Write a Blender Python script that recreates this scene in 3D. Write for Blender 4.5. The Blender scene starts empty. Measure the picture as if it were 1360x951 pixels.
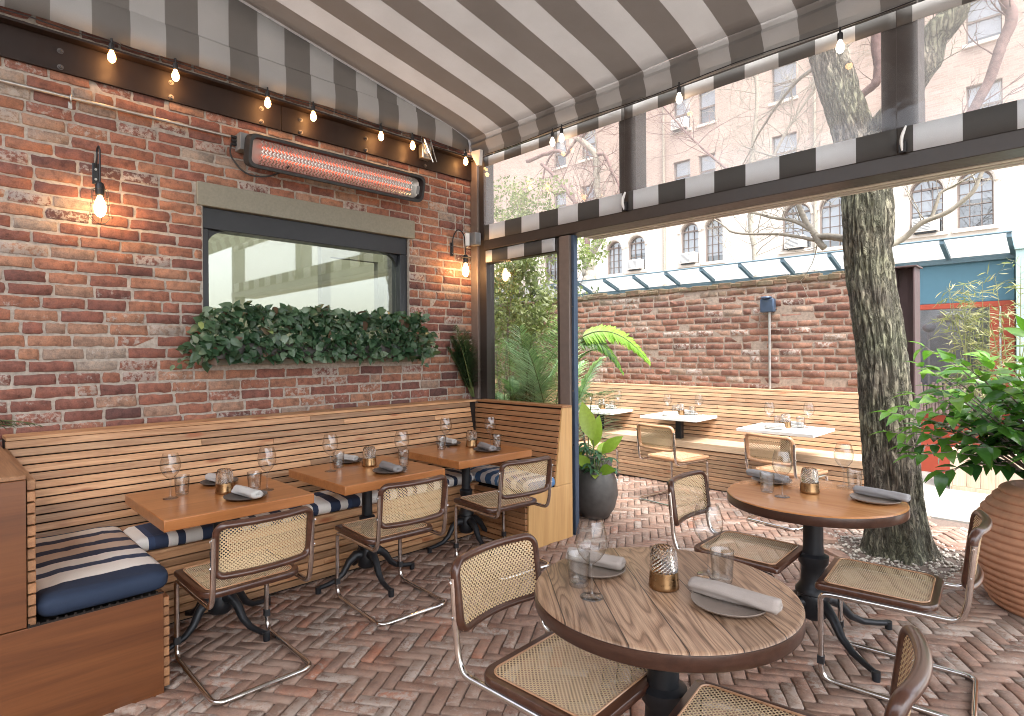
import bpy, math, random
from mathutils import Vector, Matrix, noise as mn
R = math.radians
PI = math.pi
rng = random.Random(7)
scene = bpy.context.scene
col = scene.collection

# ------------------------------------------------------------------ materials
def new_mat(name):
    m = bpy.data.materials.new(name); m.use_nodes = True
    nt = m.node_tree; nt.nodes.clear()
    out = nt.nodes.new('ShaderNodeOutputMaterial')
    return m, nt, out
def N(nt, kind, **kw):
    n = nt.nodes.new(kind)
    for k, v in kw.items():
        if k in n.inputs: n.inputs[k].default_value = v
        else: setattr(n, k, v)
    return n
def ramp(nt, fac, stops, interp='LINEAR'):
    r = nt.nodes.new('ShaderNodeValToRGB'); r.color_ramp.interpolation = interp
    cr = r.color_ramp
    while len(cr.elements) < len(stops): cr.elements.new(0.5)
    for e, (p, c) in zip(cr.elements, stops):
        e.position = p; e.color = (c[0], c[1], c[2], 1) if not isinstance(c, (int, float)) else (c, c, c, 1)
    nt.links.new(fac, r.inputs[0]); return r.outputs[0]
def math_(nt, op, a, b=None, c=None):
    n = nt.nodes.new('ShaderNodeMath'); n.operation = op
    for i, x in enumerate((a, b, c)):
        if x is None: continue
        if isinstance(x, (int, float)): n.inputs[i].default_value = x
        else: nt.links.new(x, n.inputs[i])
    return n.outputs[0]
def mixc(nt, fac, a, b, mode='MIX'):
    n = nt.nodes.new('ShaderNodeMixRGB'); n.blend_type = mode
    for i, x in enumerate((fac, a, b)):
        if isinstance(x, (int, float)): n.inputs[i].default_value = x if i == 0 else (x, x, x, 1)
        elif isinstance(x, tuple): n.inputs[i].default_value = (x[0], x[1], x[2], 1)
        else: nt.links.new(x, n.inputs[i])
    return n.outputs[0]
def coords(nt, scale=(1, 1, 1), kind='Object', loc=None, rot=None):
    tc = nt.nodes.new('ShaderNodeTexCoord'); mp = nt.nodes.new('ShaderNodeMapping')
    mp.inputs['Scale'].default_value = scale
    if rot: mp.inputs['Rotation'].default_value = rot
    nt.links.new(tc.outputs[kind], mp.inputs[0])
    return mp.outputs[0], mp
def noise(nt, vec, scale, detail=4, rough=.55, dist=0):
    n = nt.nodes.new('ShaderNodeTexNoise')
    n.inputs['Scale'].default_value = scale; n.inputs['Detail'].default_value = detail
    n.inputs['Roughness'].default_value = rough; n.inputs['Distortion'].default_value = dist
    nt.links.new(vec, n.inputs['Vector']); return n.outputs['Fac']
def attr(nt, name='tone'):
    a = nt.nodes.new('ShaderNodeAttribute'); a.attribute_name = name; return a.outputs['Fac']
def bump(nt, h, strength=.3, dist=.01, normal=None):
    b = nt.nodes.new('ShaderNodeBump'); b.inputs['Strength'].default_value = strength
    b.inputs['Distance'].default_value = dist; nt.links.new(h, b.inputs['Height'])
    if normal is not None: nt.links.new(normal, b.inputs['Normal'])
    return b.outputs[0]
def bsdf(nt, out, color=None, rough=.6, metal=0, normal=None, **kw):
    p = nt.nodes.new('ShaderNodeBsdfPrincipled')
    if isinstance(color, tuple): p.inputs['Base Color'].default_value = (*color, 1)
    elif color is not None: nt.links.new(color, p.inputs['Base Color'])
    if isinstance(rough, (int, float)): p.inputs['Roughness'].default_value = rough
    else: nt.links.new(rough, p.inputs['Roughness'])
    p.inputs['Metallic'].default_value = metal
    if normal is not None: nt.links.new(normal, p.inputs['Normal'])
    for k, v in kw.items(): p.inputs[k].default_value = v
    if out is not None: nt.links.new(p.outputs[0], out.inputs[0])
    return p

M = {}
def simple(name, color, rough=.6, metal=0, nscale=30, var=.12, bstr=.1, **kw):
    m, nt, out = new_mat(name)
    v, _ = coords(nt)
    n1 = noise(nt, v, nscale, 5)
    c = mixc(nt, 1.0, tuple(color), ramp(nt, n1, [(.25, 1 - var), (.75, 1 + var)]), 'MULTIPLY')
    rr = ramp(nt, noise(nt, v, nscale * .5, 3), [(.3, max(0, rough - .08)), (.7, min(1, rough + .08))])
    bsdf(nt, out, c, rr, metal, bump(nt, n1, bstr, .002), **kw)
    M[name] = m; return m

def brick_mat(name, hues, white=.1, soot=.3, moss=0.0, dust=0):
    m, nt, out = new_mat(name)
    v, _ = coords(nt)
    t = attr(nt)
    base = ramp(nt, t, hues, 'LINEAR')
    n1 = noise(nt, v, 22, 6, .65); n2 = noise(nt, v, 130, 4, .7); n3 = noise(nt, v, 6, 3)
    c = mixc(nt, 1, base, ramp(nt, n1, [(.28, (.5, .48, .5)), (.5, (1, 1, 1)), (.75, (1.35, 1.2, 1.1))]), 'MULTIPLY')
    c = mixc(nt, .55, c, ramp(nt, n2, [(.3, .6), (.6, 1.15)]), 'MULTIPLY')
    # lime and mortar residue on some bricks
    t2 = attr(nt, 'tone2')
    lim = math_(nt, 'ADD', math_(nt, 'MULTIPLY', t2, .36), noise(nt, v, 30, 6, .72))
    c = mixc(nt, ramp(nt, lim, [(.80 - white, 0.0), (.90 - white, .8)]), c, (.42, .37, .33))
    c = mixc(nt, math_(nt, 'MULTIPLY', ramp(nt, noise(nt, v, 60, 5, .8), [(.60, 0.0), (.68, 1.0)]), soot), c, (.05, .03, .028))
    if moss:
        sep = nt.nodes.new('ShaderNodeSeparateXYZ'); nt.links.new(v, sep.inputs[0])
        h = ramp(nt, math_(nt, 'ADD', sep.outputs[2], math_(nt, 'MULTIPLY', noise(nt, v, 7, 5), .5)), [(2.35 / 4, 0.0), (2.5 / 4, 1.0)])
        # heights over 4 m map on 0..1
        hz = math_(nt, 'ADD', math_(nt, 'MULTIPLY', sep.outputs[2], .25), math_(nt, 'MULTIPLY', noise(nt, v, 7, 5), .12))
        c = mixc(nt, ramp(nt, hz, [(.60, 0.0), (.64, moss)]), c, (.075, .072, .035))
    c = mixc(nt, .5, c, ramp(nt, n3, [(.35, .75), (.65, 1.2)]), 'MULTIPLY')
    if dust: c = mixc(nt, ramp(nt, noise(nt, v, 3.2, 6, .7), [(.35, 0.0), (.7, dust * 2)]), c, (.36, .265, .21))
    h = math_(nt, 'ADD', n1, math_(nt, 'MULTIPLY', n2, .5))
    bsdf(nt, out, c, .88, 0, bump(nt, h, .75, .006))
    M[name] = m; return m
brick_mat('old_red_brick', [(0, (.10, .050, .046)), (.2, (.17, .074, .060)), (.45, (.24, .10, .074)), (.65, (.30, .135, .086)),
                            (.84, (.345, .185, .12)), (.95, (.30, .20, .15)), (1, (.30, .26, .22))], .02, .5)
brick_mat('terrace_brick', [(0, (.13, .070, .055)), (.3, (.19, .090, .064)), (.6, (.235, .118, .080)), (.88, (.26, .15, .105)), (1, (.28, .21, .16))], .04, .3, .75)
brick_mat('floor_brick', [(0, (.20, .12, .09)), (.3, (.24, .138, .10)), (.6, (.27, .148, .104)), (.88, (.28, .168, .125)), (1, (.35, .14, .08))], .055, .35, 0, .42)
simple('mortar', (.38, .335, .29), .95, 0, 45, .3, .6)
simple('terrace_mortar', (.29, .225, .18), .95, 0, 45, .3, .6)
simple('joint_sand', (.15, .11, .09), .95, 0, 60, .35, .6)
simple('lintel_stone', (.235, .225, .18), .85, 0, 60, .12, .3)
simple('concrete', (.36, .34, .31), .9, 0, 6, .12, .3)
simple('ground_dust', (.30, .27, .24), .95, 0, 3, .2, .3)
simple('gravel_mat', (.52, .47, .41), .95, 0, 60, .4, .8)

def wood(name, cols, axis=0, scale=1.0, rough=.45, knots=0.0, tone_var=.0, coat=0.0, rings=0.0, fine=1.0, bstr=.15):
    m, nt, out = new_mat(name)
    tc = nt.nodes.new('ShaderNodeTexCoord')
    t = attr(nt)
    # shift the grain per board
    off = nt.nodes.new('ShaderNodeCombineXYZ')
    for i in range(3): nt.links.new(math_(nt, 'MULTIPLY', t, 17.0 + 9 * i), off.inputs[i])
    add = nt.nodes.new('ShaderNodeVectorMath'); add.operation = 'ADD'
    nt.links.new(tc.outputs['Object'], add.inputs[0]); nt.links.new(off.outputs[0], add.inputs[1])
    def mp(s_along, s_across):
        q = nt.nodes.new('ShaderNodeMapping'); s = [s_across * scale] * 3; s[axis] = s_along * scale
        q.inputs['Scale'].default_value = s; nt.links.new(add.outputs[0], q.inputs[0]); return q.outputs[0]
    g = noise(nt, mp(1.2, 14), 1.5, 5, .6, 1.2)
    f = noise(nt, mp(3, 140), 1.5, 4, .7)
    if rings:
        w = nt.nodes.new('ShaderNodeTexWave'); w.wave_type = 'BANDS'; w.bands_direction = 'Y' if axis == 0 else 'X'
        w.inputs['Scale'].default_value = 2.4; w.inputs['Distortion'].default_value = rings
        w.inputs['Detail'].default_value = 3; w.inputs['Detail Scale'].default_value = .7
        nt.links.new(mp(1.3, 7), w.inputs['Vector'])
        g = math_(nt, 'ADD', math_(nt, 'MULTIPLY', w.outputs['Fac'], .55), math_(nt, 'MULTIPLY', g, .45))
    c = ramp(nt, g, [(.25, cols[0]), (.5, cols[1]), (.75, cols[2])])
    c = mixc(nt, .6 * fine, c, ramp(nt, f, [(.3, .62), (.62, 1.12)]), 'MULTIPLY')
    if tone_var:
        c = mixc(nt, 1, c, ramp(nt, t, [(0, (1 - tone_var,) * 3), (.5, (1, .98, .96)), (1, (1 + tone_var * .8, 1 + tone_var * .7, 1 + tone_var * .55))]), 'MULTIPLY')
    if knots:
        vo = nt.nodes.new('ShaderNodeTexVoronoi'); vo.inputs['Scale'].default_value = 1.0
        nt.links.new(mp(3.2, 11), vo.inputs['Vector'])
        kd = math_(nt, 'ADD', vo.outputs['Distance'], math_(nt, 'MULTIPLY', noise(nt, mp(8, 20), 1, 3), .25))
        c = mixc(nt, ramp(nt, kd, [(.20, knots), (.38, 0.0)]), c, (.30, .10, .035))
    bsdf(nt, out, c, rough, 0, bump(nt, math_(nt, 'ADD', g, f), bstr, .0015), **({'Coat Weight': coat, 'Coat Roughness': .12} if coat else {}))
    M[name] = m; return m
wood('slat_pine', [(.30, .145, .062), (.44, .24, .12), (.55, .335, .185)], 1, 1, .5, 1.0, .36)
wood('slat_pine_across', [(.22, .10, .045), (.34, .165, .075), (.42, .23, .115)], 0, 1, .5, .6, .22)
wood('terrace_slat', [(.36, .21, .12), (.46, .29, .175), (.53, .36, .23)], 0, 1, .55, .6, .28)
wood('terrace_seat_board', [(.52, .37, .24), (.60, .45, .31), (.66, .51, .36)], 0, 1, .55, .1, .1)
wood('stained_plywood', [(.095, .031, .010), (.14, .048, .015), (.18, .066, .021)], 1, .45, .38, 0, .1, .25, 0, .5)
wood('pale_plywood', [(.50, .27, .10), (.60, .36, .15), (.68, .44, .20)], 2, .5, .42, 0, .1, .2, 0, .5)
wood('honey_tabletop', [(.27, .096, .029), (.36, .14, .044), (.44, .182, .064)], 1, .7, .28, 0, .1, .35, 0, .5)
wood('honey_round_top', [(.40, .16, .052), (.50, .22, .078), (.56, .27, .105)], 0, .8, .26, 0, .1, .35, 0, .5)
wood('walnut_frame', [(.040, .015, .009), (.068, .026, .015), (.10, .042, .024)], 0, 1.4, .3, 0, .1, .4, 0, .6)
wood('beech_frame', [(.40, .21, .11), (.48, .27, .15), (.54, .32, .19)], 0, 1.4, .35, 0, .1, .3, 0, .5)
wood('dark_top_edge', [(.03, .012, .007), (.05, .021, .013), (.07, .032, .02)], 0, 1, .35, 0, .1, .25, 0, .6)
wood('pale_board', [(.48, .36, .26), (.58, .45, .34), (.66, .53, .41)], 2, 1, .7, .1, .2)
wood('pale_track', [(.52, .46, .40), (.62, .56, .50), (.70, .65, .59)], 0, 1, .7, 0, .25)
wood('weathered_plank', [(.30, .25, .20), (.40, .34, .28), (.48, .42, .35)], 0, 1, .8, 0, .15)

def oak_top():
    m, nt, out = new_mat('brown_oak_top')
    v, _ = coords(nt, (1, 1, 1))
    rot = R(41)
    tc = nt.nodes.new('ShaderNodeTexCoord')
    mp = nt.nodes.new('ShaderNodeMapping'); mp.inputs['Rotation'].default_value = (0, 0, rot); nt.links.new(tc.outputs['Object'], mp.inputs[0])
    sep = nt.nodes.new('ShaderNodeSeparateXYZ'); nt.links.new(mp.outputs[0], sep.inputs[0])
    pl = math_(nt, 'FLOOR', math_(nt, 'DIVIDE', math_(nt, 'ADD', sep.outputs[1], .5), .145))
    cmb = nt.nodes.new('ShaderNodeCombineXYZ')
    nt.links.new(math_(nt, 'ADD', sep.outputs[0], math_(nt, 'MULTIPLY', pl, 3.7)), cmb.inputs[0])
    nt.links.new(sep.outputs[1], cmb.inputs[1]); nt.links.new(math_(nt, 'MULTIPLY', pl, 1.3), cmb.inputs[2])
    def mps(s):
        q = nt.nodes.new('ShaderNodeMapping'); q.inputs['Scale'].default_value = s; nt.links.new(cmb.outputs[0], q.inputs[0]); return q.outputs[0]
    big = noise(nt, mps((1.0, 6.5, 1)), 1.0, 2, .5, .25)
    rings = math_(nt, 'FRACT', math_(nt, 'MULTIPLY', big, 20))
    rl = ramp(nt, rings, [(0, (.17, .095, .055)), (.2, (.29, .175, .11)), (.55, (.40, .262, .17)), (.85, (.35, .22, .14)), (1, (.17, .095, .055))])
    pore = noise(nt, mps((5, 190, 1)), 1.2, 4, .75)
    c = mixc(nt, .75, rl, ramp(nt, pore, [(.34, .45), (.56, 1.12)]), 'MULTIPLY')
    wn = nt.nodes.new('ShaderNodeTexWhiteNoise'); wn.noise_dimensions = '1D'; nt.links.new(pl, wn.inputs['W'])
    c = mixc(nt, 1, c, ramp(nt, wn.outputs['Value'], [(0, .78), (1, 1.12)]), 'MULTIPLY')
    fr = math_(nt, 'FRACT', math_(nt, 'DIVIDE', math_(nt, 'ADD', sep.outputs[1], .5), .145))
    seam = math_(nt, 'LESS_THAN', math_(nt, 'ABSOLUTE', math_(nt, 'SUBTRACT', fr, .5)), .487)
    c = mixc(nt, seam, (.05, .028, .018), c)
    h = math_(nt, 'ADD', math_(nt, 'MULTIPLY', pore, .6), math_(nt, 'ADD', math_(nt, 'MULTIPLY', rings, .25), seam))
    bsdf(nt, out, c, .40, 0, bump(nt, h, .35, .0015), **{'Coat Weight': .15, 'Coat Roughness': .25})
    M['brown_oak_top'] = m
oak_top()

def metal(name, color, rough, scr=.05, nscale=25, metallic=1.0, bstr=.05):
    m, nt, out = new_mat(name)
    v, _ = coords(nt)
    n = noise(nt, v, nscale, 4)
    c = mixc(nt, 1, tuple(color), ramp(nt, n, [(.3, .88), (.7, 1.06)]), 'MULTIPLY')
    bsdf(nt, out, c, ramp(nt, n, [(.3, max(.02, rough - scr)), (.7, rough + scr)]), metallic, bump(nt, n, bstr, .001))
    M[name] = m
metal('chrome', (.72, .70, .68), .13, .05)
metal('brushed_brass', (.38, .23, .115), .30, .06, 60)
metal('galvanised', (.50, .49, .47), .42, .08)
metal('bolt_steel', (.16, .15, .15), .5, .08)
metal('black_iron', (.022, .024, .028), .42, .08, 30, .35, .1)
metal('dark_frame', (.055, .045, .040), .42, .05, 20, .2)
metal('window_frame_black', (.022, .025, .030), .4, .05, 20, .1)
metal('grey_frame', (.20, .16, .14), .45, .05, 20, .2)
metal('blue_steel', (.065, .10, .16), .35, .05, 20, .4)
metal('rusty_steel', (.020, .011, .009), .55, .12, 8, .3, .3)
metal('brown_steel', (.10, .065, .065), .6, .1, 10, .2, .3)
simple('box_grey', (.20, .205, .21), .5, 0, 40, .06)
simple('heater_black', (.022, .023, .024), .5, 0, 60, .1)
simple('white_plastic', (.80, .80, .78), .4, 0, 20, .04)
simple('ac_white', (.72, .71, .68), .5, 0, 20, .06)
simple('black_plastic', (.018, .018, .02), .5, 0, 40, .1)
simple('terracotta', (.50, .25, .145), .75, 0, 14, .2, .5)
simple('dark_pot', (.075, .07, .066), .55, 0, 20, .2, .3)
simple('soil', (.03, .022, .016), .95, 0, 60, .4, .9)
simple('clay_plate', (.095, .080, .072), .55, 0, 40, .15, .2)
simple('taupe_plate', (.24, .195, .165), .5, 0, 40, .1, .2)
simple('white_plate', (.70, .68, .64), .4, 0, 40, .05)
simple('white_marble', (.78, .77, .74), .3, 0, 7, .06, .05)
simple('room_beige', (.22, .205, .15), .9, 0, 5, .05)
simple('light_block_paint', (.46, .43, .36), .9, 0, 5, .05)
simple('dark_sheet', (.014, .008, .005), .9, 0, 20, .2)  # near-black backing: shade of the slat gaps put into the colour
simple('white_facade', (.52, .475, .425), .9, 0, 2.0, .06, .2)
simple('blue_paint', (.10, .22, .29), .6, 0, 5, .08)
simple('steel_blue_rib', (.12, .19, .23), .5, 0, 9, .1)
simple('teal_paint', (.38, .52, .50), .6, 0, 5, .08)
simple('red_paint', (.48, .085, .045), .55, 0, 5, .1)
simple('plastic_film_grey', (.50, .51, .52), .25, 0, 5, .25, .4)
simple('reed_brown', (.22, .16, .145), .9, 0, 30, .35, .6)
simple('twig', (.19, .15, .13), .9, 0, 40, .3, .3)
simple('green_stem', (.10, .13, .04), .7, 0, 40, .2)

def facade_brick():
    m, nt, out = new_mat('pink_brick')
    v, _ = coords(nt)
    b = nt.nodes.new('ShaderNodeTexBrick')
    mp = nt.nodes.new('ShaderNodeMapping'); mp.inputs['Rotation'].default_value = (R(90), 0, 0)
    nt.links.new(v, mp.inputs[0]); nt.links.new(mp.outputs[0], b.inputs['Vector'])
    b.inputs['Color1'].default_value = (.36, .27, .225, 1); b.inputs['Color2'].default_value = (.43, .335, .285, 1)
    b.inputs['Mortar'].default_value = (.42, .34, .29, 1); b.inputs['Scale'].default_value = 1
    b.inputs['Brick Width'].default_value = .22; b.inputs['Row Height'].default_value = .075; b.inputs['Mortar Size'].default_value = .01
    c = mixc(nt, 1, b.outputs[0], ramp(nt, noise(nt, v, .7, 5), [(.3, .85), (.7, 1.12)]), 'MULTIPLY')
    bsdf(nt, out, c, .9); M['pink_brick'] = m
facade_brick()

def cane(name, axes, c1, c2):
    m, nt, out = new_mat(name)
    tc = nt.nodes.new('ShaderNodeTexCoord')
    s = nt.nodes.new('ShaderNodeSeparateXYZ'); nt.links.new(tc.outputs['Object'], s.inputs[0])
    a, b = s.outputs[axes[0]], s.outputs[axes[1]]
    p = .0162
    def cell(off):
        ds = []
        for q in (a, b):
            f = math_(nt, 'FRACT', math_(nt, 'ADD', math_(nt, 'DIVIDE', q, p), 50 + off))
            ds.append(math_(nt, 'ABSOLUTE', math_(nt, 'SUBTRACT', f, .5)))
        mx = math_(nt, 'MAXIMUM', ds[0], ds[1])
        dg = math_(nt, 'MULTIPLY', math_(nt, 'ADD', ds[0], ds[1]), .72)
        return math_(nt, 'MAXIMUM', mx, dg)
    d = math_(nt, 'MINIMUM', cell(0), cell(.5))
    hole = math_(nt, 'LESS_THAN', d, .235)
    v, _ = coords(nt)
    st = ramp(nt, d, [(.2, (.55, .5, .45)), (.27, (1, 1, 1)), (.36, (1.05, 1.05, 1.05)), (.42, (.72, .68, .62))])
    c = mixc(nt, 1, mixc(nt, noise(nt, v, 300, 2), c1, c2), st, 'MULTIPLY')
    pb = bsdf(nt, None, c, .45, 0, bump(nt, d, .5, .002))
    tr = nt.nodes.new('ShaderNodeBsdfTransparent'); mx = nt.nodes.new('ShaderNodeMixShader')
    nt.links.new(hole, mx.inputs[0]); nt.links.new(pb.outputs[0], mx.inputs[1]); nt.links.new(tr.outputs[0], mx.inputs[2])
    nt.links.new(mx.outputs[0], out.inputs[0]); M[name] = m
cane('cane_seat', (0, 1), (.60, .45, .27), (.74, .58, .38))
cane('cane_back', (0, 2), (.58, .42, .24), (.72, .56, .35))

def grill_mat():
    m, nt, out = new_mat('grill_mesh')
    tc = nt.nodes.new('ShaderNodeTexCoord')
    s = nt.nodes.new('ShaderNodeSeparateXYZ'); nt.links.new(tc.outputs['Object'], s.inputs[0])
    a, b = s.outputs[1], s.outputs[2]
    p = .026
    w = math_(nt, 'ABSOLUTE', math_(nt, 'SUBTRACT', math_(nt, 'FRACT', math_(nt, 'ADD', math_(nt, 'DIVIDE', a, p), math_(nt, 'MULTIPLY', math_(nt, 'ABSOLUTE', math_(nt, 'SUBTRACT', math_(nt, 'FRACT', math_(nt, 'DIVIDE', b, p * 1.3)), .5)), 1.0))), .5))
    solid = math_(nt, 'GREATER_THAN', w, .30)
    g = bsdf(nt, None, (.75, .72, .70), .25, 1.0, bump(nt, w, 1, .004))
    tr = nt.nodes.new('ShaderNodeBsdfTransparent'); mx = nt.nodes.new('ShaderNodeMixShader')
    nt.links.new(solid, mx.inputs[0]); nt.links.new(tr.outputs[0], mx.inputs[1]); nt.links.new(g.outputs[0], mx.inputs[2])
    nt.links.new(mx.outputs[0], out.inputs[0]); M['grill_mesh'] = m
grill_mat()

def emit(name, color, strength):
    m, nt, out = new_mat(name)
    e = nt.nodes.new('ShaderNodeEmission'); e.inputs[0].default_value = (*color, 1); e.inputs[1].default_value = strength
    nt.links.new(e.outputs[0], out.inputs[0]); M[name] = m
emit('bulb_glow', (1, .50, .17), 8)
emit('filament_glow', (1, .62, .28), 12)
emit('element_glow', (1, .17, .09), .28)
emit('pale_bulb_glow', (1, .88, .70), 1.6)

def thin_glass(name, tint, base, edge, rough=.02, ior=1.5):
    m, nt, out = new_mat(name)
    fr = nt.nodes.new('ShaderNodeLayerWeight'); fr.inputs['Blend'].default_value = .35
    fac = math_(nt, 'ADD', math_(nt, 'MULTIPLY', math_(nt, 'POWER', fr.outputs['Facing'], 3.0), edge), base)
    tr = nt.nodes.new('ShaderNodeBsdfTransparent'); tr.inputs[0].default_value = (*tint, 1)
    dk = mixc(nt, math_(nt, 'POWER', fr.outputs['Facing'], 2.6), tint, tuple(q * .38 for q in tint)); nt.links.new(dk, tr.inputs[0])
    gl = nt.nodes.new('ShaderNodeBsdfGlossy'); gl.inputs['Roughness'].default_value = rough
    mx = nt.nodes.new('ShaderNodeMixShader'); nt.links.new(fac, mx.inputs[0]); nt.links.new(tr.outputs[0], mx.inputs[1]); nt.links.new(gl.outputs[0], mx.inputs[2])
    nt.links.new(mx.outputs[0], out.inputs[0]); M[name] = m
thin_glass('drinking_glass', (.94, .94, .935), .085, .9)
thin_glass('window_glass', (.80, .86, .80), .15, .5)
thin_glass('clear_vinyl', (.93, .92, .91), .05, .4, .05)
thin_glass('far_glass', (.80, .82, .85), .2, .5)
simple('pale_blind', (.50, .50, .50), .8, 0, 3, .15)
def cut_glass():
    m, nt, out = new_mat('cut_glass')
    p = bsdf(nt, out, (.96, .96, .95), .05, 0); p.inputs['Transmission Weight'].default_value = 1; p.inputs['IOR'].default_value = 1.45
    M['cut_glass'] = m
cut_glass()
def vinyl_haze():
    m, nt, out = new_mat('hazy_vinyl')
    v, _ = coords(nt)
    tr = nt.nodes.new('ShaderNodeBsdfTransparent'); tr.inputs[0].default_value = (.95, .93, .92, 1)
    tl = nt.nodes.new('ShaderNodeBsdfTranslucent'); tl.inputs[0].default_value = (.9, .86, .84, 1)
    gl = nt.nodes.new('ShaderNodeBsdfGlossy'); gl.inputs['Roughness'].default_value = .06
    m1 = nt.nodes.new('ShaderNodeMixShader'); m1.inputs[0].default_value = .25
    nt.links.new(tr.outputs[0], m1.inputs[1]); nt.links.new(tl.outputs[0], m1.inputs[2])
    m2 = nt.nodes.new('ShaderNodeMixShader'); m2.inputs[0].default_value = .04
    nt.links.new(m1.outputs[0], m2.inputs[1]); nt.links.new(gl.outputs[0], m2.inputs[2])
    nt.links.new(bump(nt, noise(nt, v, 3, 3), .25, .02), gl.inputs['Normal'])
    nt.links.new(m2.outputs[0], out.inputs[0]); M['hazy_vinyl'] = m
vinyl_haze()

def stripes(name, axis, pitch, phase, c_light, c_dark, trans=.0, stops=None, rough=.8, weave=600, per_axis_sign=1):
    m, nt, out = new_mat(name)
    tc = nt.nodes.new('ShaderNodeTexCoord')
    s = nt.nodes.new('ShaderNodeSeparateXYZ'); nt.links.new(tc.outputs['Object'], s.inputs[0])
    f = math_(nt, 'FRACT', math_(nt, 'ADD', math_(nt, 'DIVIDE', s.outputs[axis], pitch), 100 + phase))
    if stops is None: stops = [(0, c_light), (.5, c_dark)]
    c = ramp(nt, f, stops, 'CONSTANT')
    v, _ = coords(nt)
    n = noise(nt, v, weave, 2); n2 = noise(nt, v, 4, 3)
    c = mixc(nt, .35, c, ramp(nt, n, [(.3, .75), (.7, 1.15)]), 'MULTIPLY')
    c = mixc(nt, .5, c, ramp(nt, n2, [(.3, .9), (.7, 1.06)]), 'MULTIPLY')
    nb = bump(nt, n, .3, .001)
    p = bsdf(nt, None, c, rough, 0, nb, **{'Sheen Weight': 0.0})
    if trans:
        t = nt.nodes.new('ShaderNodeBsdfTranslucent'); nt.links.new(c, t.inputs[0])
        mx = nt.nodes.new('ShaderNodeMixShader'); mx.inputs[0].default_value = trans
        nt.links.new(p.outputs[0], mx.inputs[1]); nt.links.new(t.outputs[0], mx.inputs[2]); nt.links.new(mx.outputs[0], out.inputs[0])
    else: nt.links.new(p.outputs[0], out.inputs[0])
    M[name] = m
CL, CD = (.52, .51, .50), (.265, .25, .238)
# roof and front valance stripes step along X, gable stripes along Y
stripes('awning_stripe_x', 0, .427, -.289 / .427 + .0, CL, CD, .45)
stripes('awning_stripe_y', 1, .3975, 3.408 / .3975 + .5, CL, CD, .45)
stripes('lit_border_stripe', 0, .427, -.50 / .427, (.76, .77, .78), (.12, .115, .11), .38)  # lighter copy of the border cloth: daylight from outside put into the colour
stripes('shaded_border_stripe', 0, .427, -.50 / .427, (.42, .41, .40), (.10, .095, .09), .0)  # same cloth, darker copy: shade on the upper border put into the colour
stripes('canopy_panel_white', 0, .08, 0, (.80, .81, .80), (.74, .75, .74), .65)
NV, WH, BG, BL = (.022, .035, .075), (.76, .72, .67), (.56, .43, .34), (.055, .13, .27)
stripes('cushion_stripe_x', 0, 1.6, 0.0, None, None, 0, [(x_ / 1.6, c_) for x_, c_ in ((0, WH), (.30, NV), (.355, WH), (.46, NV), (.53, BG), (.64, NV), (.715, BG), (.82, NV), (.90, WH), (1.0, (.03, .05, .10)), (1.065, WH), (1.21, (.011, .024, .055)))])
stripes('cushion_stripe_y', 1, .40, 0.0, None, None, 0, [(0, WH), (.22, NV), (.40, WH), (.54, (.03, .05, .11)), (.62, NV), (.78, WH), (.9, NV)])
stripes('cushion_stripe_blue', 0, .36, .42, None, None, 0, [(0, (.70, .72, .74)), (.24, BL), (.42, (.70, .72, .74)), (.58, BL), (.78, (.72, .74, .76)), (.90, (.10, .22, .42))])
simple('blue_fabric', (.035, .075, .15), .85, 0, 400, .15, .3)
simple('bright_blue_fabric', (.10, .24, .46), .85, 0, 400, .15, .3)

def napkin_mat(name, color):
    m, nt, out = new_mat(name)
    v, _ = coords(nt)
    w = noise(nt, v, 700, 2); n2 = noise(nt, v, 25, 4)
    c = mixc(nt, .4, tuple(color), ramp(nt, w, [(.3, .8), (.7, 1.15)]), 'MULTIPLY')
    bsdf(nt, out, c, .9, 0, bump(nt, n2, .5, .006), **{'Sheen Weight': .05}); M[name] = m
napkin_mat('grey_linen', (.22, .21, .21)); napkin_mat('white_linen', (.48, .47, .455)); napkin_mat('blue_grey_linen', (.31, .305, .31)); napkin_mat('taupe_linen', (.36, .315, .285))

def leaf_mat(name, stops, rough=.4, trans=.3):
    m, nt, out = new_mat(name)
    v, _ = coords(nt)
    c = ramp(nt, attr(nt), stops)
    c = mixc(nt, .4, c, ramp(nt, noise(nt, v, 40, 3), [(.3, .75), (.7, 1.2)]), 'MULTIPLY')
    p = bsdf(nt, None, c, rough, 0, None)
    t = nt.nodes.new('ShaderNodeBsdfTranslucent'); nt.links.new(mixc(nt, 1, c, (1.5, 1.7, .9), 'MULTIPLY'), t.inputs[0])
    mx = nt.nodes.new('ShaderNodeMixShader'); mx.inputs[0].default_value = trans
    nt.links.new(p.outputs[0], mx.inputs[1]); nt.links.new(t.outputs[0], mx.inputs[2]); nt.links.new(mx.outputs[0], out.inputs[0])
    M[name] = m
leaf_mat('ivy_leaf', [(0, (.022, .055, .026)), (.35, (.045, .10, .050)), (.6, (.09, .155, .085)), (.8, (.26, .34, .25)), (.93, (.12, .075, .05)), (1, (.32, .40, .15))], .36, .25)
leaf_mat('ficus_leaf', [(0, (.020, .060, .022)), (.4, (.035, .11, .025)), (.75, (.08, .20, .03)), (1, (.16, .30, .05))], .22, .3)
leaf_mat('dark_palm_leaf', [(0, (.03, .07, .035)), (.5, (.08, .15, .07)), (1, (.18, .28, .14))], .35, .3)
leaf_mat('palm_leaf', [(0, (.06, .13, .06)), (.5, (.17, .30, .15)), (1, (.38, .52, .34))], .35, .3)
leaf_mat('bright_palm_leaf', [(0, (.06, .14, .03)), (.5, (.20, .40, .04)), (1, (.32, .52, .08))], .4, .4)
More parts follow.
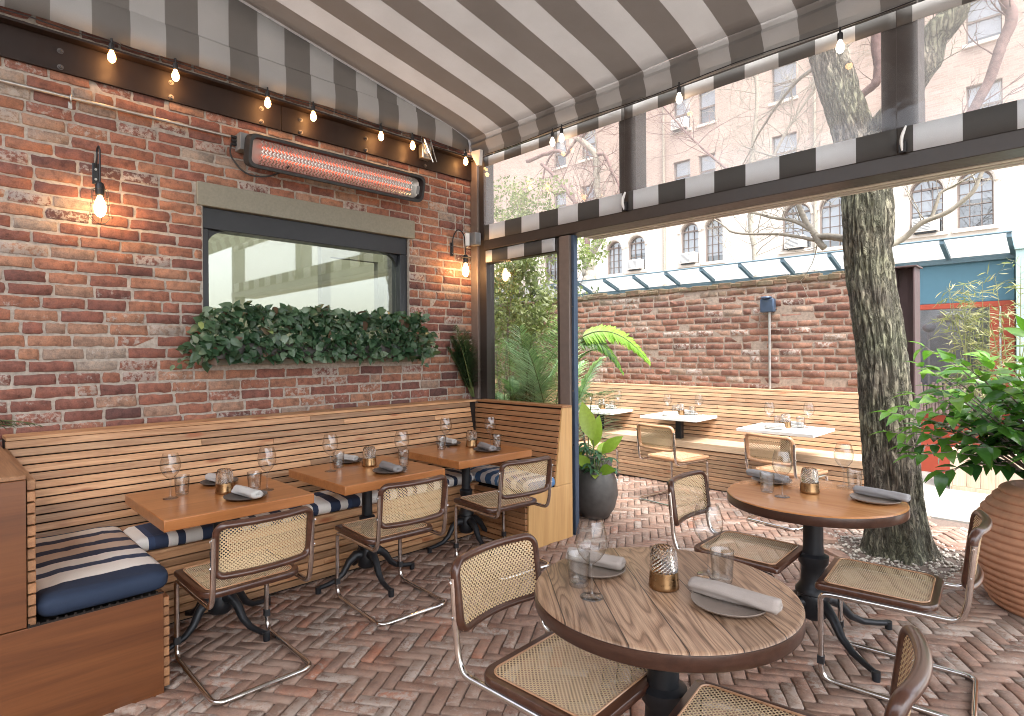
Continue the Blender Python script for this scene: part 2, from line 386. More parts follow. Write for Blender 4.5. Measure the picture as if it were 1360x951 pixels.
leaf_mat('bush_leaf', [(0, (.06, .085, .03)), (.5, (.15, .185, .075)), (1, (.30, .33, .16))], .5, .35)
leaf_mat('bamboo_leaf', [(0, (.14, .16, .07)), (.5, (.26, .26, .13)), (1, (.40, .36, .22))], .5, .35)
leaf_mat('croton_leaf', [(0, (.10, .20, .04)), (.5, (.24, .38, .05)), (1, (.38, .48, .10))], .35, .4)
leaf_mat('umbrella_leaf', [(0, (.03, .09, .05)), (1, (.08, .17, .08))], .3, .25)

def bark():
    m, nt, out = new_mat('tree_bark')
    v, _ = coords(nt, (1, 1, .20))
    vv, _ = coords(nt)
    a1 = math_(nt, 'ABSOLUTE', math_(nt, 'SUBTRACT', noise(nt, v, 24, 5, .62, .5), .5))
    e = ramp(nt, a1, [(0, 0.0), (.10, 1.0)])
    n1 = noise(nt, v, 60, 6, .7); n2 = noise(nt, vv, 2.2, 4); n3 = noise(nt, vv, 14, 5, .7)
    c = ramp(nt, n1, [(.25, (.11, .09, .07)), (.5, (.21, .18, .14)), (.75, (.32, .285, .23))])
    c = mixc(nt, ramp(nt, n2, [(.42, 0.0), (.62, .7)]), c, mixc(nt, n3, (.13, .14, .08), (.31, .32, .21)))
    c = mixc(nt, 1, c, ramp(nt, e, [(0, .38), (1, 1.08)]), 'MULTIPLY')
    c = mixc(nt, .6, c, ramp(nt, n3, [(.3, .6), (.7, 1.3)]), 'MULTIPLY')
    h = math_(nt, 'ADD', e, math_(nt, 'MULTIPLY', n1, .6))
    bsdf(nt, out, c, .92, 0, bump(nt, h, 1.0, .02)); M['tree_bark'] = m
bark()
simple('pale_bark', (.30, .27, .22), .9, 0, 30, .3, .5)
simple('reddish_bark', (.20, .13, .12), .9, 0, 30, .3, .5)

# ------------------------------------------------------------------ mesh helper
class MB:
    def __init__(s): s.v = []; s.f = []; s.t = []; s.t2 = []
    def add(s, vs, fs, tone=.5, tone2=0.):
        o = len(s.v); s.v += [tuple(p) for p in vs]
        for f in fs:
            s.f.append(tuple(i + o for i in f)); s.t.append(tone); s.t2.append(tone2)
    def box(s, x0, x1, y0, y1, z0, z1, tone=.5, mat=None):
        vs = [(x, y, z) for z in (z0, z1) for y in (y0, y1) for x in (x0, x1)]
        if mat is not None: vs = [mat @ Vector(p) for p in vs]
        s.add(vs, [(0, 2, 3, 1), (4, 5, 7, 6), (0, 1, 5, 4), (2, 6, 7, 3), (0, 4, 6, 2), (1, 3, 7, 5)], tone)
    def grid(s, rows, tone=.5, closeu=False, closev=False, t2=0.):
        nr, nc = len(rows), len(rows[0]); o = len(s.v)
        for r in rows: s.v += [tuple(p) for p in r]
        for i in range(nr if closev else nr - 1):
            for j in range(nc if closeu else nc - 1):
                a = o + i * nc + j; b = o + i * nc + (j + 1) % nc
                c = o + ((i + 1) % nr) * nc + (j + 1) % nc; d = o + ((i + 1) % nr) * nc + j
                s.f.append((a, b, c, d)); s.t.append(tone); s.t2.append(t2)
    def tube(s, pts, r, seg=10, tone=.5, cap=True, closed=False, flat=1.0):
        pts = [Vector(p) for p in pts]; n = len(pts)
        rs = r if isinstance(r, (list, tuple)) else [r] * n
        tans = []
        for i in range(n):
            if closed: t = pts[(i + 1) % n] - pts[i - 1]
            else: t = pts[min(i + 1, n - 1)] - pts[max(i - 1, 0)]
            if t.length < 1e-9: t = Vector((0, 0, 1))
            tans.append(t.normalized())
        up = Vector((0, 0, 1)) if abs(tans[0].z) < .9 else Vector((1, 0, 0))
        nrm = tans[0].cross(up).normalized(); rows = []
        for i in range(n):
            t = tans[i]; nrm = (nrm - t * nrm.dot(t))
            nrm = nrm.normalized() if nrm.length > 1e-6 else t.orthogonal().normalized()
            b = t.cross(nrm)
            rows.append([pts[i] + (nrm * math.cos(2 * PI * k / seg) + b * math.sin(2 * PI * k / seg) * flat) * rs[i] for k in range(seg)])
        o = len(s.v); s.grid(rows, tone, True, closed)
        if cap and not closed:
            s.f.append(tuple(o + k for k in reversed(range(seg)))); s.t.append(tone); s.t2.append(0)
            e = o + (n - 1) * seg; s.f.append(tuple(e + k for k in range(seg))); s.t.append(tone); s.t2.append(0)
    def lathe(s, prof, seg=32, c=(0, 0, 0), tone=.5, cap=False, rad=None):
        rows = []
        for i, (r, z) in enumerate(prof):
            rows.append([(c[0] + r * (rad(k, seg, i) if rad else 1) * math.cos(2 * PI * k / seg), c[1] + r * (rad(k, seg, i) if rad else 1) * math.sin(2 * PI * k / seg), c[2] + z) for k in range(seg)])
        o = len(s.v); s.grid(rows, tone, True)
        if cap:
            s.f.append(tuple(o + k for k in reversed(range(seg)))); s.t.append(tone); s.t2.append(0)
            e = o + (len(prof) - 1) * seg; s.f.append(tuple(e + k for k in range(seg))); s.t.append(tone); s.t2.append(0)
    def sphere(s, c, r, seg=12, rings=8, sz=1., tone=.5):
        s.lathe([(max(1e-4, r * math.sin(PI * i / rings)), -r * sz * math.cos(PI * i / rings)) for i in range(rings + 1)], seg, c, tone)
    def leaf(s, p, d, n, L, W, tone, bend=.25, fold=.15, pts=None):
        d = d.normalized(); n = (n - d * n.dot(d))
        n = n.normalized() if n.length > 1e-5 else d.orthogonal().normalized()
        sd = d.cross(n); pts = pts or ((0, .06), (.28, .85), (.6, .8), (1, .03))
        o = len(s.v)
        for (a, w) in pts:
            c = p + d * (L * a) - n * (bend * L * a * a)
            s.v += [tuple(c + sd * (W * .5 * w) + n * (fold * W * w)), tuple(c), tuple(c - sd * (W * .5 * w) + n * (fold * W * w))]
        for i in range(len(pts) - 1):
            for j in range(2):
                a = o + i * 3 + j
                s.f.append((a, a + 1, a + 4, a + 3)); s.t.append(tone); s.t2.append(0)
    def build(s, name, mat, parent=None, world=False, smooth=True, angle=35, bevel=0, bseg=2, subd=0, solid=0, **props):
        me = bpy.data.meshes.new(name)
        vs = s.v
        if world and parent is not None:
            L = parent.matrix_world.translation if False else Vector(root_loc(parent))
            vs = [(x - L[0], y - L[1], z - L[2]) for x, y, z in vs]
        me.from_pydata(vs, [], s.f); me.update()
        a = me.attributes.new('tone', 'FLOAT', 'FACE'); a.data.foreach_set('value', s.t)
        a = me.attributes.new('tone2', 'FLOAT', 'FACE'); a.data.foreach_set('value', s.t2)
        if smooth:
            me.shade_smooth()
            if angle < 180: me.set_sharp_from_angle(angle=R(angle))
        me.materials.append(M[mat] if isinstance(mat, str) else mat)
        ob = bpy.data.objects.new(name, me); col.objects.link(ob)
        if parent is not None: ob.parent = parent
        if solid:
            md = ob.modifiers.new('thick', 'SOLIDIFY'); md.thickness = solid; md.offset = 0
        if bevel:
            md = ob.modifiers.new('bevel', 'BEVEL'); md.width = bevel; md.segments = bseg; md.limit_method = 'ANGLE'; md.angle_limit = R(40)
        if subd:
            md = ob.modifiers.new('sub', 'SUBSURF'); md.levels = subd; md.render_levels = subd
        for k, v in props.items(): ob[k] = v
        return ob
def root_loc(o):
    L = Vector((0, 0, 0))
    while o is not None: L += o.location; o = o.parent
    return L
def thing(name, label, cat, loc=(0, 0, 0), rz=0, group=None):
    o = bpy.data.objects.new(name, None); col.objects.link(o)
    o.empty_display_size = .05; o.location = loc; o.rotation_euler = (0, 0, rz)
    o['label'] = label; o['category'] = cat
    if group: o['group'] = group
    return o
def tag(o, label=None, cat=None, group=None, kind=None):
    if label: o['label'] = label
    if cat: o['category'] = cat
    if group: o['group'] = group
    if kind: o['kind'] = kind
    return o
def dup(o, loc, rz, label, group=None, mats=None):
    def cp(x, parent):
        c = x.copy(); col.objects.link(c); c.parent = parent
        if mats and x.type == 'MESH' and x.data.materials and x.data.materials[0].name in mats:
            key = (x.data.name, mats[x.data.materials[0].name])
            if key not in swap:
                d = x.data.copy(); d.materials[0] = M[key[1]]; swap[key] = d
            c.data = swap[key]
        for ch in x.children: cp(ch, c)
        return c
    c = cp(o, None); c.location = loc; c.rotation_euler = (0, 0, rz); c['label'] = label
    if group: c['group'] = group
    return c
swap = {}
def fillet(pts, rad, n=6):
    pts = [Vector(p) for p in pts]; out = [pts[0]]
    for i in range(1, len(pts) - 1):
        a, b, c = pts[i - 1], pts[i], pts[i + 1]; r = rad if isinstance(rad, (int, float)) else rad[i - 1]
        d1 = (a - b).normalized(); d2 = (c - b).normalized(); r = min(r, (a - b).length * .49, (c - b).length * .49)
        for k in range(n + 1):
            t = k / n; p = (b + d1 * r) * (1 - t) ** 2 + b * 2 * t * (1 - t) + (b + d2 * r) * t * t; out.append(p)
    out.append(pts[-1]); return out

# ------------------------------------------------------------------ camera, light
cam = bpy.data.cameras.new('camera'); co = bpy.data.objects.new('camera', cam); col.objects.link(co)
co.location = (4.35, -3.846, 1.52)
Mx = Matrix.Rotation(R(45), 4, 'Z') @ Matrix.Rotation(R(90), 4, 'X') @ Matrix.Rotation(R(-.42), 4, 'Z')
co.rotation_euler = Mx.to_euler()
cam.sensor_width = 36; cam.lens = 36 * 780 / 1360; cam.shift_y = -7 / 1360
cam.clip_start = .05; cam.clip_end = 500
scene.camera = co
w = bpy.data.worlds.new('World'); scene.world = w; w.use_nodes = True
nt = w.node_tree; nt.nodes.clear()
sky = nt.nodes.new('ShaderNodeTexSky'); sky.sky_type = 'NISHITA'; sky.sun_disc = False
sky.sun_elevation = R(60); sky.sun_rotation = R(112); sky.air_density = 1.0; sky.dust_density = 3.5; sky.ozone_density = .8
bg = nt.nodes.new('ShaderNodeBackground'); bg.inputs[1].default_value = .15
wo = nt.nodes.new('ShaderNodeOutputWorld'); hs = nt.nodes.new('ShaderNodeHueSaturation'); hs.inputs['Saturation'].default_value = .35   # overcast: the sky is almost grey
nt.links.new(sky.outputs[0], hs.inputs['Color']); nt.links.new(hs.outputs[0], bg.inputs[0]); nt.links.new(bg.outputs[0], wo.inputs[0])
sl = bpy.data.lights.new('sun', 'SUN'); sl.energy = 1.1; sl.angle = R(22); sl.color = (1, .96, .90)
so = bpy.data.objects.new('sun', sl); col.objects.link(so)
az, el = R(112), R(60)
dv = Vector((math.sin(az) * math.cos(el), math.cos(az) * math.cos(el), math.sin(el)))
so.rotation_euler = dv.to_track_quat('Z', 'Y').to_euler(); so.location = (0, 0, 20)
scene.view_settings.view_transform = 'Standard'; scene.view_settings.look = 'None'
scene.view_settings.exposure = 2.42; scene.view_settings.gamma = 1
scene.cycles.use_denoising = True; scene.cycles.filter_width = 1.0; scene.cycles.max_bounces = 12; scene.cycles.transparent_max_bounces = 24
scene.cycles.diffuse_bounces = 5; scene.cycles.glossy_bounces = 5; scene.cycles.transmission_bounces = 8
scene.cycles.caustics_refractive = False; scene.cycles.caustics_reflective = False; scene.cycles.sample_clamp_indirect = 6

# ------------------------------------------------------------------ ground and floor
g = MB(); g.box(-150, 150, -150, 150, -.5, -.03); g.build('ground', 'ground_dust', kind='structure')
g = MB(); g.box(-.2, 6.5, -7, 2.62, -.028, -.012); g.build('floor_bed', 'joint_sand', kind='structure')
g = MB(); g.box(-12, 14, 2.63, 5.4, -.028, .002); g.box(4.6, 14, 1.0, 2.63, -.028, .002); g.build('sidewalk', 'concrete', kind='structure')

def floor_bricks():
    mb = MB(); W = .066; K = 3; rr = random.Random(3)
    th = R(45 - 12)  # herringbone axes turned against the walls
    ca, sa = math.cos(th), math.sin(th)
    pit = Vector((3.28, 1.32))
    def put(x0, y0, x1, y1, tone):
        j = .0035
        cx, cy = (x0 + x1) / 2, (y0 + y1) / 2
        X, Y = cx * ca - cy * sa, cx * sa + cy * ca
        if not (-.1 < X < 6.3 and -5.0 < Y < 2.58): return
        if X > 4.55 and Y > 1.05: return
        if (Vector((X, Y)) - pit).length < .40 + rr.uniform(0, .1): return
        if X < .55 and Y < -.6: return
        if (X > 3.2 and Y > 2.44 - (X - 3.2) * .2): return
        if Y < -4.2 and X < 3.3: return
        x0 += j; y0 += j; x1 -= j; y1 -= j; n = 3 if (x1 - x0) > (y1 - y0) else 1; m = 1 if n == 3 else 3
        out = []
        def edge(ax, ay, bx, by, k):
            for i in range(k):
                t = (i + .12) / k if i == 0 else i / k
                out.append((ax + (bx - ax) * t, ay + (by - ay) * t))
            t = 1 - .12 / k; out.append((ax + (bx - ax) * t, ay + (by - ay) * t))
        edge(x0, y0, x1, y0, n); edge(x1, y0, x1, y1, m); edge(x1, y1, x0, y1, n); edge(x0, y1, x0, y0, m)
        out = [(a + rr.gauss(0, .0016), b + rr.gauss(0, .0016)) for a, b in out]
        dz = rr.gauss(0, .0022); tx, ty = rr.gauss(0, .012), rr.gauss(0, .012)
        if rr.random() < .03: dz -= .006
        def P(a, b, z, s=1.):
            a2 = cx + (a - cx) * s; b2 = cy + (b - cy) * s
            return (a2 * ca - b2 * sa, a2 * sa + b2 * ca, z)
        k = len(out)
        vs = [P(a, b, -.02) for a, b in out] + [P(a, b, -.0035 + dz + tx * (a - cx) + ty * (b - cy)) for a, b in out] + \
             [P(cx + (a - cx) * (.97 if n == 3 else .93), cy + (b - cy) * (.93 if n == 3 else .97), dz + tx * (a - cx) + ty * (b - cy)) for a, b in out]
        fs = [(i, (i + 1) % k, (i + 1) % k + k, i + k) for i in range(k)] + [(i + k, (i + 1) % k + k, (i + 1) % k + 2 * k, i + 2 * k) for i in range(k)] + [tuple(range(2 * k, 3 * k))]
        mb.add(vs, fs, tone, rr.random())
    for m in range(-60, 60):
        for i in range(-130, 130):
            x = (i + K * m) * W; y = (i - K * m) * W
            if abs(x) > 8 or abs(y) > 8: continue
            put(x, y, x + K * W, y + W, rr.random())
            put(x, y + W, x + W, y + W + K * W, rr.random())
    o = mb.build('floor_brick_paving', 'floor_brick', kind='structure', angle=180)
floor_bricks()

gr = MB(); rr = random.Random(5)
for i in range(900):
    a = rr.uniform(0, 2 * PI); q = math.sqrt(rr.random()) * .56; s_ = rr.uniform(.005, .016)
    x, y = 3.28 + q * math.cos(a), 1.32 + q * math.sin(a)
    gr.sphere((x, y, -.008 + s_ * .3), s_, 5, 3, .7, rr.random())
gr.build('gravel', 'gravel_mat', kind='stuff', angle=180)
for i, (x, y, a, l) in enumerate(((2.78, 1.25, .4, 'broken brick lying left of the tree trunk'), (3.74, 1.22, 1.1, 'broken brick lying right of the tree trunk'), (2.98, .92, -.5, 'broken brick on the gravel in front of the tree trunk'))):
    b = MB()
    pts = [(-.10, -.045), (.02, -.05), (.1, -.04), (.085, .03), (.0, .05), (-.09, .04)]
    vs = [(p[0], p[1], 0) for p in pts] + [(p[0] * .93, p[1] * .9, .032 + rr.uniform(-.004, .004)) for p in pts]
    b.add(vs, [tuple(reversed(range(6))), tuple(range(6, 12))] + [(k, (k + 1) % 6, (k + 1) % 6 + 6, k + 6) for k in range(6)], .7, .3)
    o = b.build('loose_brick', 'floor_brick', bevel=.004); o.location = (x, y, -.006); o.rotation_euler = (.05, .08, a)
    tag(o, l, 'brick', 'loose bricks round the tree')

# ------------------------------------------------------------------ brick walls
def brick_field(mb, O, eu, ev, U0, U1, V0, V1, holes=(), L=.212, Hc=.075, jt=.0145, seed=1, ragged=False, rough=.0022, flat=1.):
    rr = random.Random(seed); O, eu, ev = Vector(O), Vector(eu), Vector(ev); en = eu.cross(ev)
    rows = int(round((V1 - V0) / Hc))
    for r in range(rows):
        v0 = V0 + r * Hc; v1 = v0 + Hc
        u = U0 - rr.uniform(0, .03) - (L / 2 if r % 2 else 0)
        blocks = [(h[0], h[1]) for h in holes if h[2] < (v0 + v1) / 2 < h[3]]
        wob = lambda x, r_=r: mn.noise(Vector((x * 1.3, r_ * .7, seed))) * .005
        while u < U1:
            ln = L * rr.uniform(.93, 1.07)
            if rr.random() < .07: ln = L * .5
            segs = [(max(u, U0), min(u + ln, U1))]
            for (a, b) in blocks:
                ns = []
                for (p, q) in segs:
                    if q <= a or p >= b: ns.append((p, q))
                    else:
                        if p < a: ns.append((p, a))
                        if q > b: ns.append((b, q))
                segs = ns
            for (p, q) in segs:
                if q - p < .03: continue
                if ragged and r >= rows - 1 and rr.random() < .35: continue
                if ragged and r == rows - 2 and rr.random() < .06: continue
                a, b = p + jt / 2, q - jt / 2; c, d = v0 + jt / 2 + wob(p), v1 - jt / 2 + wob(q)
                c2, d2 = c + rr.uniform(-.0015, .0015), d + rr.uniform(-.0015, .0015)
                k = 5; out = []
                co_ = .0045
                for i in range(k + 1):
                    t = i / k; uu = a + (b - a) * t; uu = min(max(uu, a + co_), b - co_) if i in (0, k) else uu
                    out.append((uu, c2))
                for vv in (c2 + co_, (c2 + d2) / 2, d2 - co_): out.append((b, vv))
                for i in range(k + 1):
                    t = 1 - i / k; uu = a + (b - a) * t; uu = min(max(uu, a + co_), b - co_) if i in (0, k) else uu
                    out.append((uu, d2))
                for vv in (d2 - co_, (c2 + d2) / 2, c2 + co_): out.append((a, vv))
                out = [(x + rr.gauss(0, rough), y + rr.gauss(0, rough)) for x, y in out]
                mx, my = (a + b) / 2, (c2 + d2) / 2
                dep = rr.gauss(0, .0025) * flat; ta, tb = rr.gauss(0, .012) * flat, rr.gauss(0, .03) * flat
                def P(x, y, z): return O + eu * x + ev * y + en * z
                n = len(out)
                zz = lambda x, y: dep + ta * (x - mx) + tb * (y - my)
                vs = [P(x, y, -.018) for x, y in out] + [P(x, y, -.003 + zz(x, y)) for x, y in out] + \
                     [P(mx + (x - mx) * .972, my + (y - my) * .90, zz(x, y)) for x, y in out]
                fs = [(i, (i + 1) % n, (i + 1) % n + n, i + n) for i in range(n)] + [(i + n, (i + 1) % n + n, (i + 1) % n + 2 * n, i + 2 * n) for i in range(n)] + [tuple(range(2 * n, 3 * n))]
                t = rr.betavariate(2.2, 2.0)
                if rr.random() < .05: t = rr.uniform(.9, 1)
                mb.add(vs, fs, t, rr.random() ** 2)
            u += ln

WX0, WX1, WZ0, WZ1 = -2.49, -.787, 1.49, 2.545     # window opening (Y range, Z range)
wall = MB()
brick_field(wall, (0, 0, 0), (0, 1, 0), (0, 0, 1), -5.4, .25, .445, 3.52, holes=[(WX0, WX1, 1.43, WZ1 + .16), (-2.53, -.727, 2.545, 2.71)], seed=11)
WALL = wall.build('brick_wall', 'old_red_brick', angle=180)
tag(WALL, 'old red brick wall with a black framed window, on the left', 'brick wall')
mo = MB()   # mortar body, with the window opening left out
mo.box(-.35, -.006, -5.4, WX0, -.03, 3.518); mo.box(-.35, -.006, WX1, .25, -.03, 3.518)
mo.box(-.35, -.006, WX0, WX1, -.03, WZ0 - .03); mo.box(-.35, -.006, WX0, WX1, WZ1 + .05, 3.518)
mo.build('mortar', 'mortar', WALL)
mo = MB(); mo.box(-.12, .012, -2.529, -.728, WZ1 + .003, 2.709); mo.build('lintel', 'lintel_stone', WALL, bevel=.006)
mo = MB(); mo.box(-.14, .05, -2.52, -.74, WZ0 - .042, WZ0); mo.build('window_sill', 'lintel_stone', WALL, bevel=.004)
# window: deep black frame, pane with rounded corners
fr = MB()
fr.box(-.16, -.028, WX0 + .002, WX1 - .002, 2.40, WZ1); fr.box(-.16, -.028, WX0 + .002, WX0 + .045, WZ0, 2.398)
fr.box(-.16, -.028, WX1 - .075, WX1 - .002, WZ0, 2.398); fr.box(-.16, -.028, WX0 + .047, WX1 - .077, WZ0 + .001, WZ0 + .05)
WF = fr.build('window', 'window_frame_black', WALL, bevel=.004)
fr = MB()
def corner_fill(mb, cy, cz, sy, sz, r, x0, x1):
    pts = [(cy, cz)] + [(cy + sy * r * (1 - math.sin(a)), cz + sz * r * (1 - math.cos(a))) for a in [PI / 2 * k / 8 for k in range(9)]]
    n = len(pts); vs = [(x0, a, b) for a, b in pts] + [(x1, a, b) for a, b in pts]
    mb.add(vs, [tuple(range(n)), tuple(reversed(range(n, 2 * n)))] + [(k, (k + 1) % n, (k + 1) % n + n, k + n) for k in range(n)])
corner_fill(fr, WX0 + .046, 2.399, 1, -1, .13, -.11, -.075); corner_fill(fr, WX1 - .076, 2.399, -1, -1, .13, -.11, -.075)
fr.build('corner_fillet', 'window_frame_black', WF, smooth=False)
fr = MB(); fr.box(-.102, -.096, WX0 + .046, WX1 - .076, WZ0 + .051, 2.399); fr.build('pane', 'window_glass', WF, smooth=False)
# the room behind the window
fr = MB()
fr.box(-1.9, -1.85, -3.2, .2, .9, 3.0); fr.box(-1.849, -.351, -3.2, -3.15, .9, 3.0); fr.box(-1.849, -.351, .15, .2, .9, 3.0)
fr.box(-1.849, -.351, -3.149, .149, .9, .95)
fr.box(-1.2, -1.12, -1.05, -.95, .95, 2.95); fr.box(-1.2, -1.12, -.40, -.32, .95, 2.95); fr.box(-1.199, -1.121, -.949, -.401, 2.5, 2.95); fr.box(-1.84, -1.5, -2.9, -2.0, .96, 1.95)
rm = fr.build('indoor_room', 'room_beige', kind='structure', smooth=False)

# unseen wall added behind the camera to block light, sky left open above
g = MB(); g.box(-.3, 6.6, -6.45, -6.3, -.03, 2.9); g.build('light_block_wall', 'light_block_paint', kind='structure', smooth=False)
# terrace wall
tw = MB()
brick_field(tw, (-3.45, 2.85, 0), (1, 0, 0), (0, 0, 1), 0, 6.4, .37, 2.32, seed=21, ragged=True, flat=.8, rough=.0026, jt=.016, L=.222, Hc=.078)
TW = tw.build('terrace_wall', 'terrace_brick', angle=180)
tag(TW, 'weathered red brick garden wall with mossy ragged top behind the terrace bench', 'brick wall')
mo = MB(); mo.box(-3.45, 2.949, 2.8535, 3.08, 0, 2.20)
rr = random.Random(9)
x = -3.45
while x < 2.9:
    l = rr.uniform(.12, .3); mo.box(x, min(x + l, 2.949), 2.855, 3.07, 2.199, 2.275 + rr.uniform(0, .02)); x += l + .001
mo.build('mortar', 'terrace_mortar', TW)
cp = MB(); x = -3.44
while x < 2.80:
    l = rr.uniform(.10, .21)
    for q, (ya, yb) in enumerate(((2.842, 2.95), (2.953, 3.06))):
        h = rr.uniform(.035, .075) if q == 0 else rr.uniform(.05, .10)
        m4 = Matrix.Translation((x, ya + rr.uniform(-.006, .006), 2.262)) @ Matrix.Rotation(rr.uniform(-.05, .05), 4, 'Y')
        cp.box(0, l - .006, 0, yb - ya, 0, h, rr.random(), m4)
    x += l
cp.build('coping', 'terrace_brick', TW, bevel=.008)

# ------------------------------------------------------------------ steel beam with bolts, string lights
bm_ = MB()
bm_.box(.002, .022, -5.4, -1.949, 3.20, 3.385); bm_.box(.002, .022, -1.943, .0, 3.20, 3.385); bm_.box(.002, .09, -5.4, .0, 3.386, 3.402)
BEAM = bm_.build('steel_beam', 'rusty_steel', bevel=.002); tag(BEAM, 'dark rusty steel channel beam bolted along the top of the brick wall', 'beam')
for y in (-3.271, -2.686, -2.094, -1.796, -1.226, -.62, -3.9):
    for z in (3.32, 3.225):
        b = MB(); b.tube([(0, 0, 0), (.004, 0, 0)], .016, 16); b.tube([(.004, 0, 0), (.014, 0, 0)], .0105, 6); b.sphere((.014, 0, 0), .006, 8, 6)
        o = b.build('bolt', 'bolt_steel', BEAM); o.location = (.022, y, z)

def string_lights(name, label, cable, bulbs, glow, power):
    t = thing(name, label, 'string lights', cable[0])
    mb = MB(); mb.tube(cable, .0035, 6); mb.build('cable', 'black_plastic', t, world=True)
    for p in bulbs:
        p = Vector(p)
        b = MB(); b.tube([p + Vector((0, 0, .075)), p + Vector((0, 0, .0))], [.006, .006], 8)
        b.lathe([(.004, .045), (.013, .042), (.015, .036), (.015, .002), (.012, 0)], 16, p, cap=True)
        so_ = b.build('socket', 'black_plastic', t, world=True)
        b = MB(); b.lathe([(.010, 0), (.012, -.008), (.021, -.03), (.0225, -.045), (.018, -.062), (.008, -.072), (.001, -.074)], 16, p)
        b.build('bulb', glow, so_, world=True)
        if power:
            li = bpy.data.lights.new('bulb_light', 'POINT'); li.energy = power; li.color = (1, .48, .18); li.shadow_soft_size = .02
            lo = bpy.data.objects.new('bulb_light', li); col.objects.link(lo); lo.location = p + Vector((.012, 0, -.11)); 
    return t
ys = [-3.9, -3.42, -3.03, -2.68, -2.08, -1.73, -1.13, -.81, -.20]
cb = []
for i in range(len(ys) - 1):
    for k in range(6):
        t_ = k / 6; cb.append((.10, ys[i] + (ys[i + 1] - ys[i]) * t_, 3.425 + .008 * (2 * t_ - 1) ** 2))
cb.append((.10, -.2, 3.43)); cb.append((.12, -.1, 3.44))
string_lights('string_lights', 'warm glowing bulbs strung along the steel beam', cb, [(.10, y, 3.38) for y in ys[2:]], 'bulb_glow', .2)
cb = [(.3 + i * .2, -.13, 3.375 - .01 * math.sin(i * .9)) for i in range(20)]
string_lights('string_lights', 'pale round bulbs strung under the front edge of the awning', cb, [(1.13, -.13, 3.315), (1.23, -.13, 3.32), (2.295, -.13, 3.315), (3.31, -.13, 3.295)], 'pale_bulb_glow', .1)

# conduit, junction box, heater
t = thing('conduit', 'thin galvanised conduit pipe clipped along the brick wall to the heater', 'conduit pipe', (0.02, -5.3, 3.06))
mb = MB(); mb.tube([(.022, -5.3, 3.06), (.022, -2.32, 3.06)], .011, 12); mb.tube([(.022, -2.66, 3.06), (.022, -2.62, 3.06)], .014, 12); mb.build('pipe', 'galvanised', t, world=True)
for y in (-4.1, -3.223):
    mb = MB(); mb.tube(fillet([(.006, y, 3.075), (.036, y, 3.075), (.036, y, 3.035), (.006, y, 3.035), (.004, y, 3.02)], .012), .005, 8); mb.box(.0, .004, y - .01, y + .01, 3.0, 3.04)
    mb.build('clamp', 'galvanised', t, world=True)
t = thing('junction_box', 'grey metal junction box at the left end of the heater', 'junction box', (.05, -2.2, 3.03))
mb = MB(); mb.box(.003, .10, -2.275, -2.02, 2.965, 3.085); mb.build('box', 'box_grey', t, world=True, bevel=.004)
mb = MB()
for k, z in enumerate((3.06, 3.035, 3.01)): mb.tube([(.03, -2.31, z), (.03, -2.276, z)], .011, 10)
mb.build('cable_gland', 'black_plastic', t, world=True)
mb = MB(); mb.tube(fillet([(.03, -2.31, 3.01), (.05, -2.33, 2.92), (.07, -2.24, 2.80), (.10, -2.10, 2.795), (.14, -1.98, 2.86), (.16, -1.95, 2.90)], .08, 8), .006, 8)
mb.build('cable', 'black_plastic', t, world=True)

# heater: long dark housing tilted down, mesh grill over glowing rods
HT = thing('patio_heater', 'long black infrared patio heater with glowing wire grill above the window', 'heater', (.20, -1.52, 2.94))
mb = MB(); ring = []
hl, hh = .745, .115
prof = fillet([(-hl, 0), (-hl, hh), (hl, hh), (hl, -hh), (-hl, -hh), (-hl, 0)], .07, 6)
prof = [(p[0], p[1]) for p in [(q.x, q.y) if hasattr(q, 'x') else q for q in [Vector((a[0], a[1])) if not isinstance(a, Vector) else a for a in prof]]][:-1]
def ring_at(x, s, dz=0): return [(x, p[0] * (1 if s == 1 else (hl - (1 - s) * hh) / hl), p[1] * s + dz) for p in prof]
rows = [ring_at(-.085, .8), ring_at(-.07, .97), ring_at(.02, 1), ring_at(.03, .97), ring_at(.03, .80), ring_at(-.03, .72)]
mb.grid(rows, .5, True); n0 = len(prof)
mb.f.append(tuple(reversed(range(n0)))); mb.t.append(.5); mb.t2.append(0)
ho = mb.build('housing', 'heater_black', HT, angle=40); 
mb = MB(); mb.grid([ring_at(-.028, .72), ring_at(-.045, .4)], .5, True); k0 = len(mb.v) - n0; mb.f.append(tuple(k0 + k for k in range(n0))); mb.t.append(.5); mb.t2.append(0)
mb.build('reflector', 'galvanised', HT)
for z in (.034, -.022):
    mb = MB(); mb.tube([(-.012, -.64, z), (-.012, .62, z)], .009, 10); mb.build('heating_rod', 'element_glow', HT)
mb = MB(); rows = []
for i in range(9):
    a = -1 + 2 * i / 8; rows.append([(.052 - .03 * a * a, y, a * .082) for y in (-.675, .60)])
mb.grid(rows, .5); mb.build('grill', 'grill_mesh', HT)
mb = MB(); mb.box(.031, .034, .655, .685, -.045, .02); mb.build('name_plate', 'box_grey', HT)
HT.rotation_euler = (0, R(14), 0)
for y in (-.45, .5):
    mb = MB(); mb.tube(fillet([(-.08, y, .03), (-.19, y, .075), (-.197, y, -.06)], .02), .012, 8); mb.build('mounting_bracket', 'heater_black', HT)

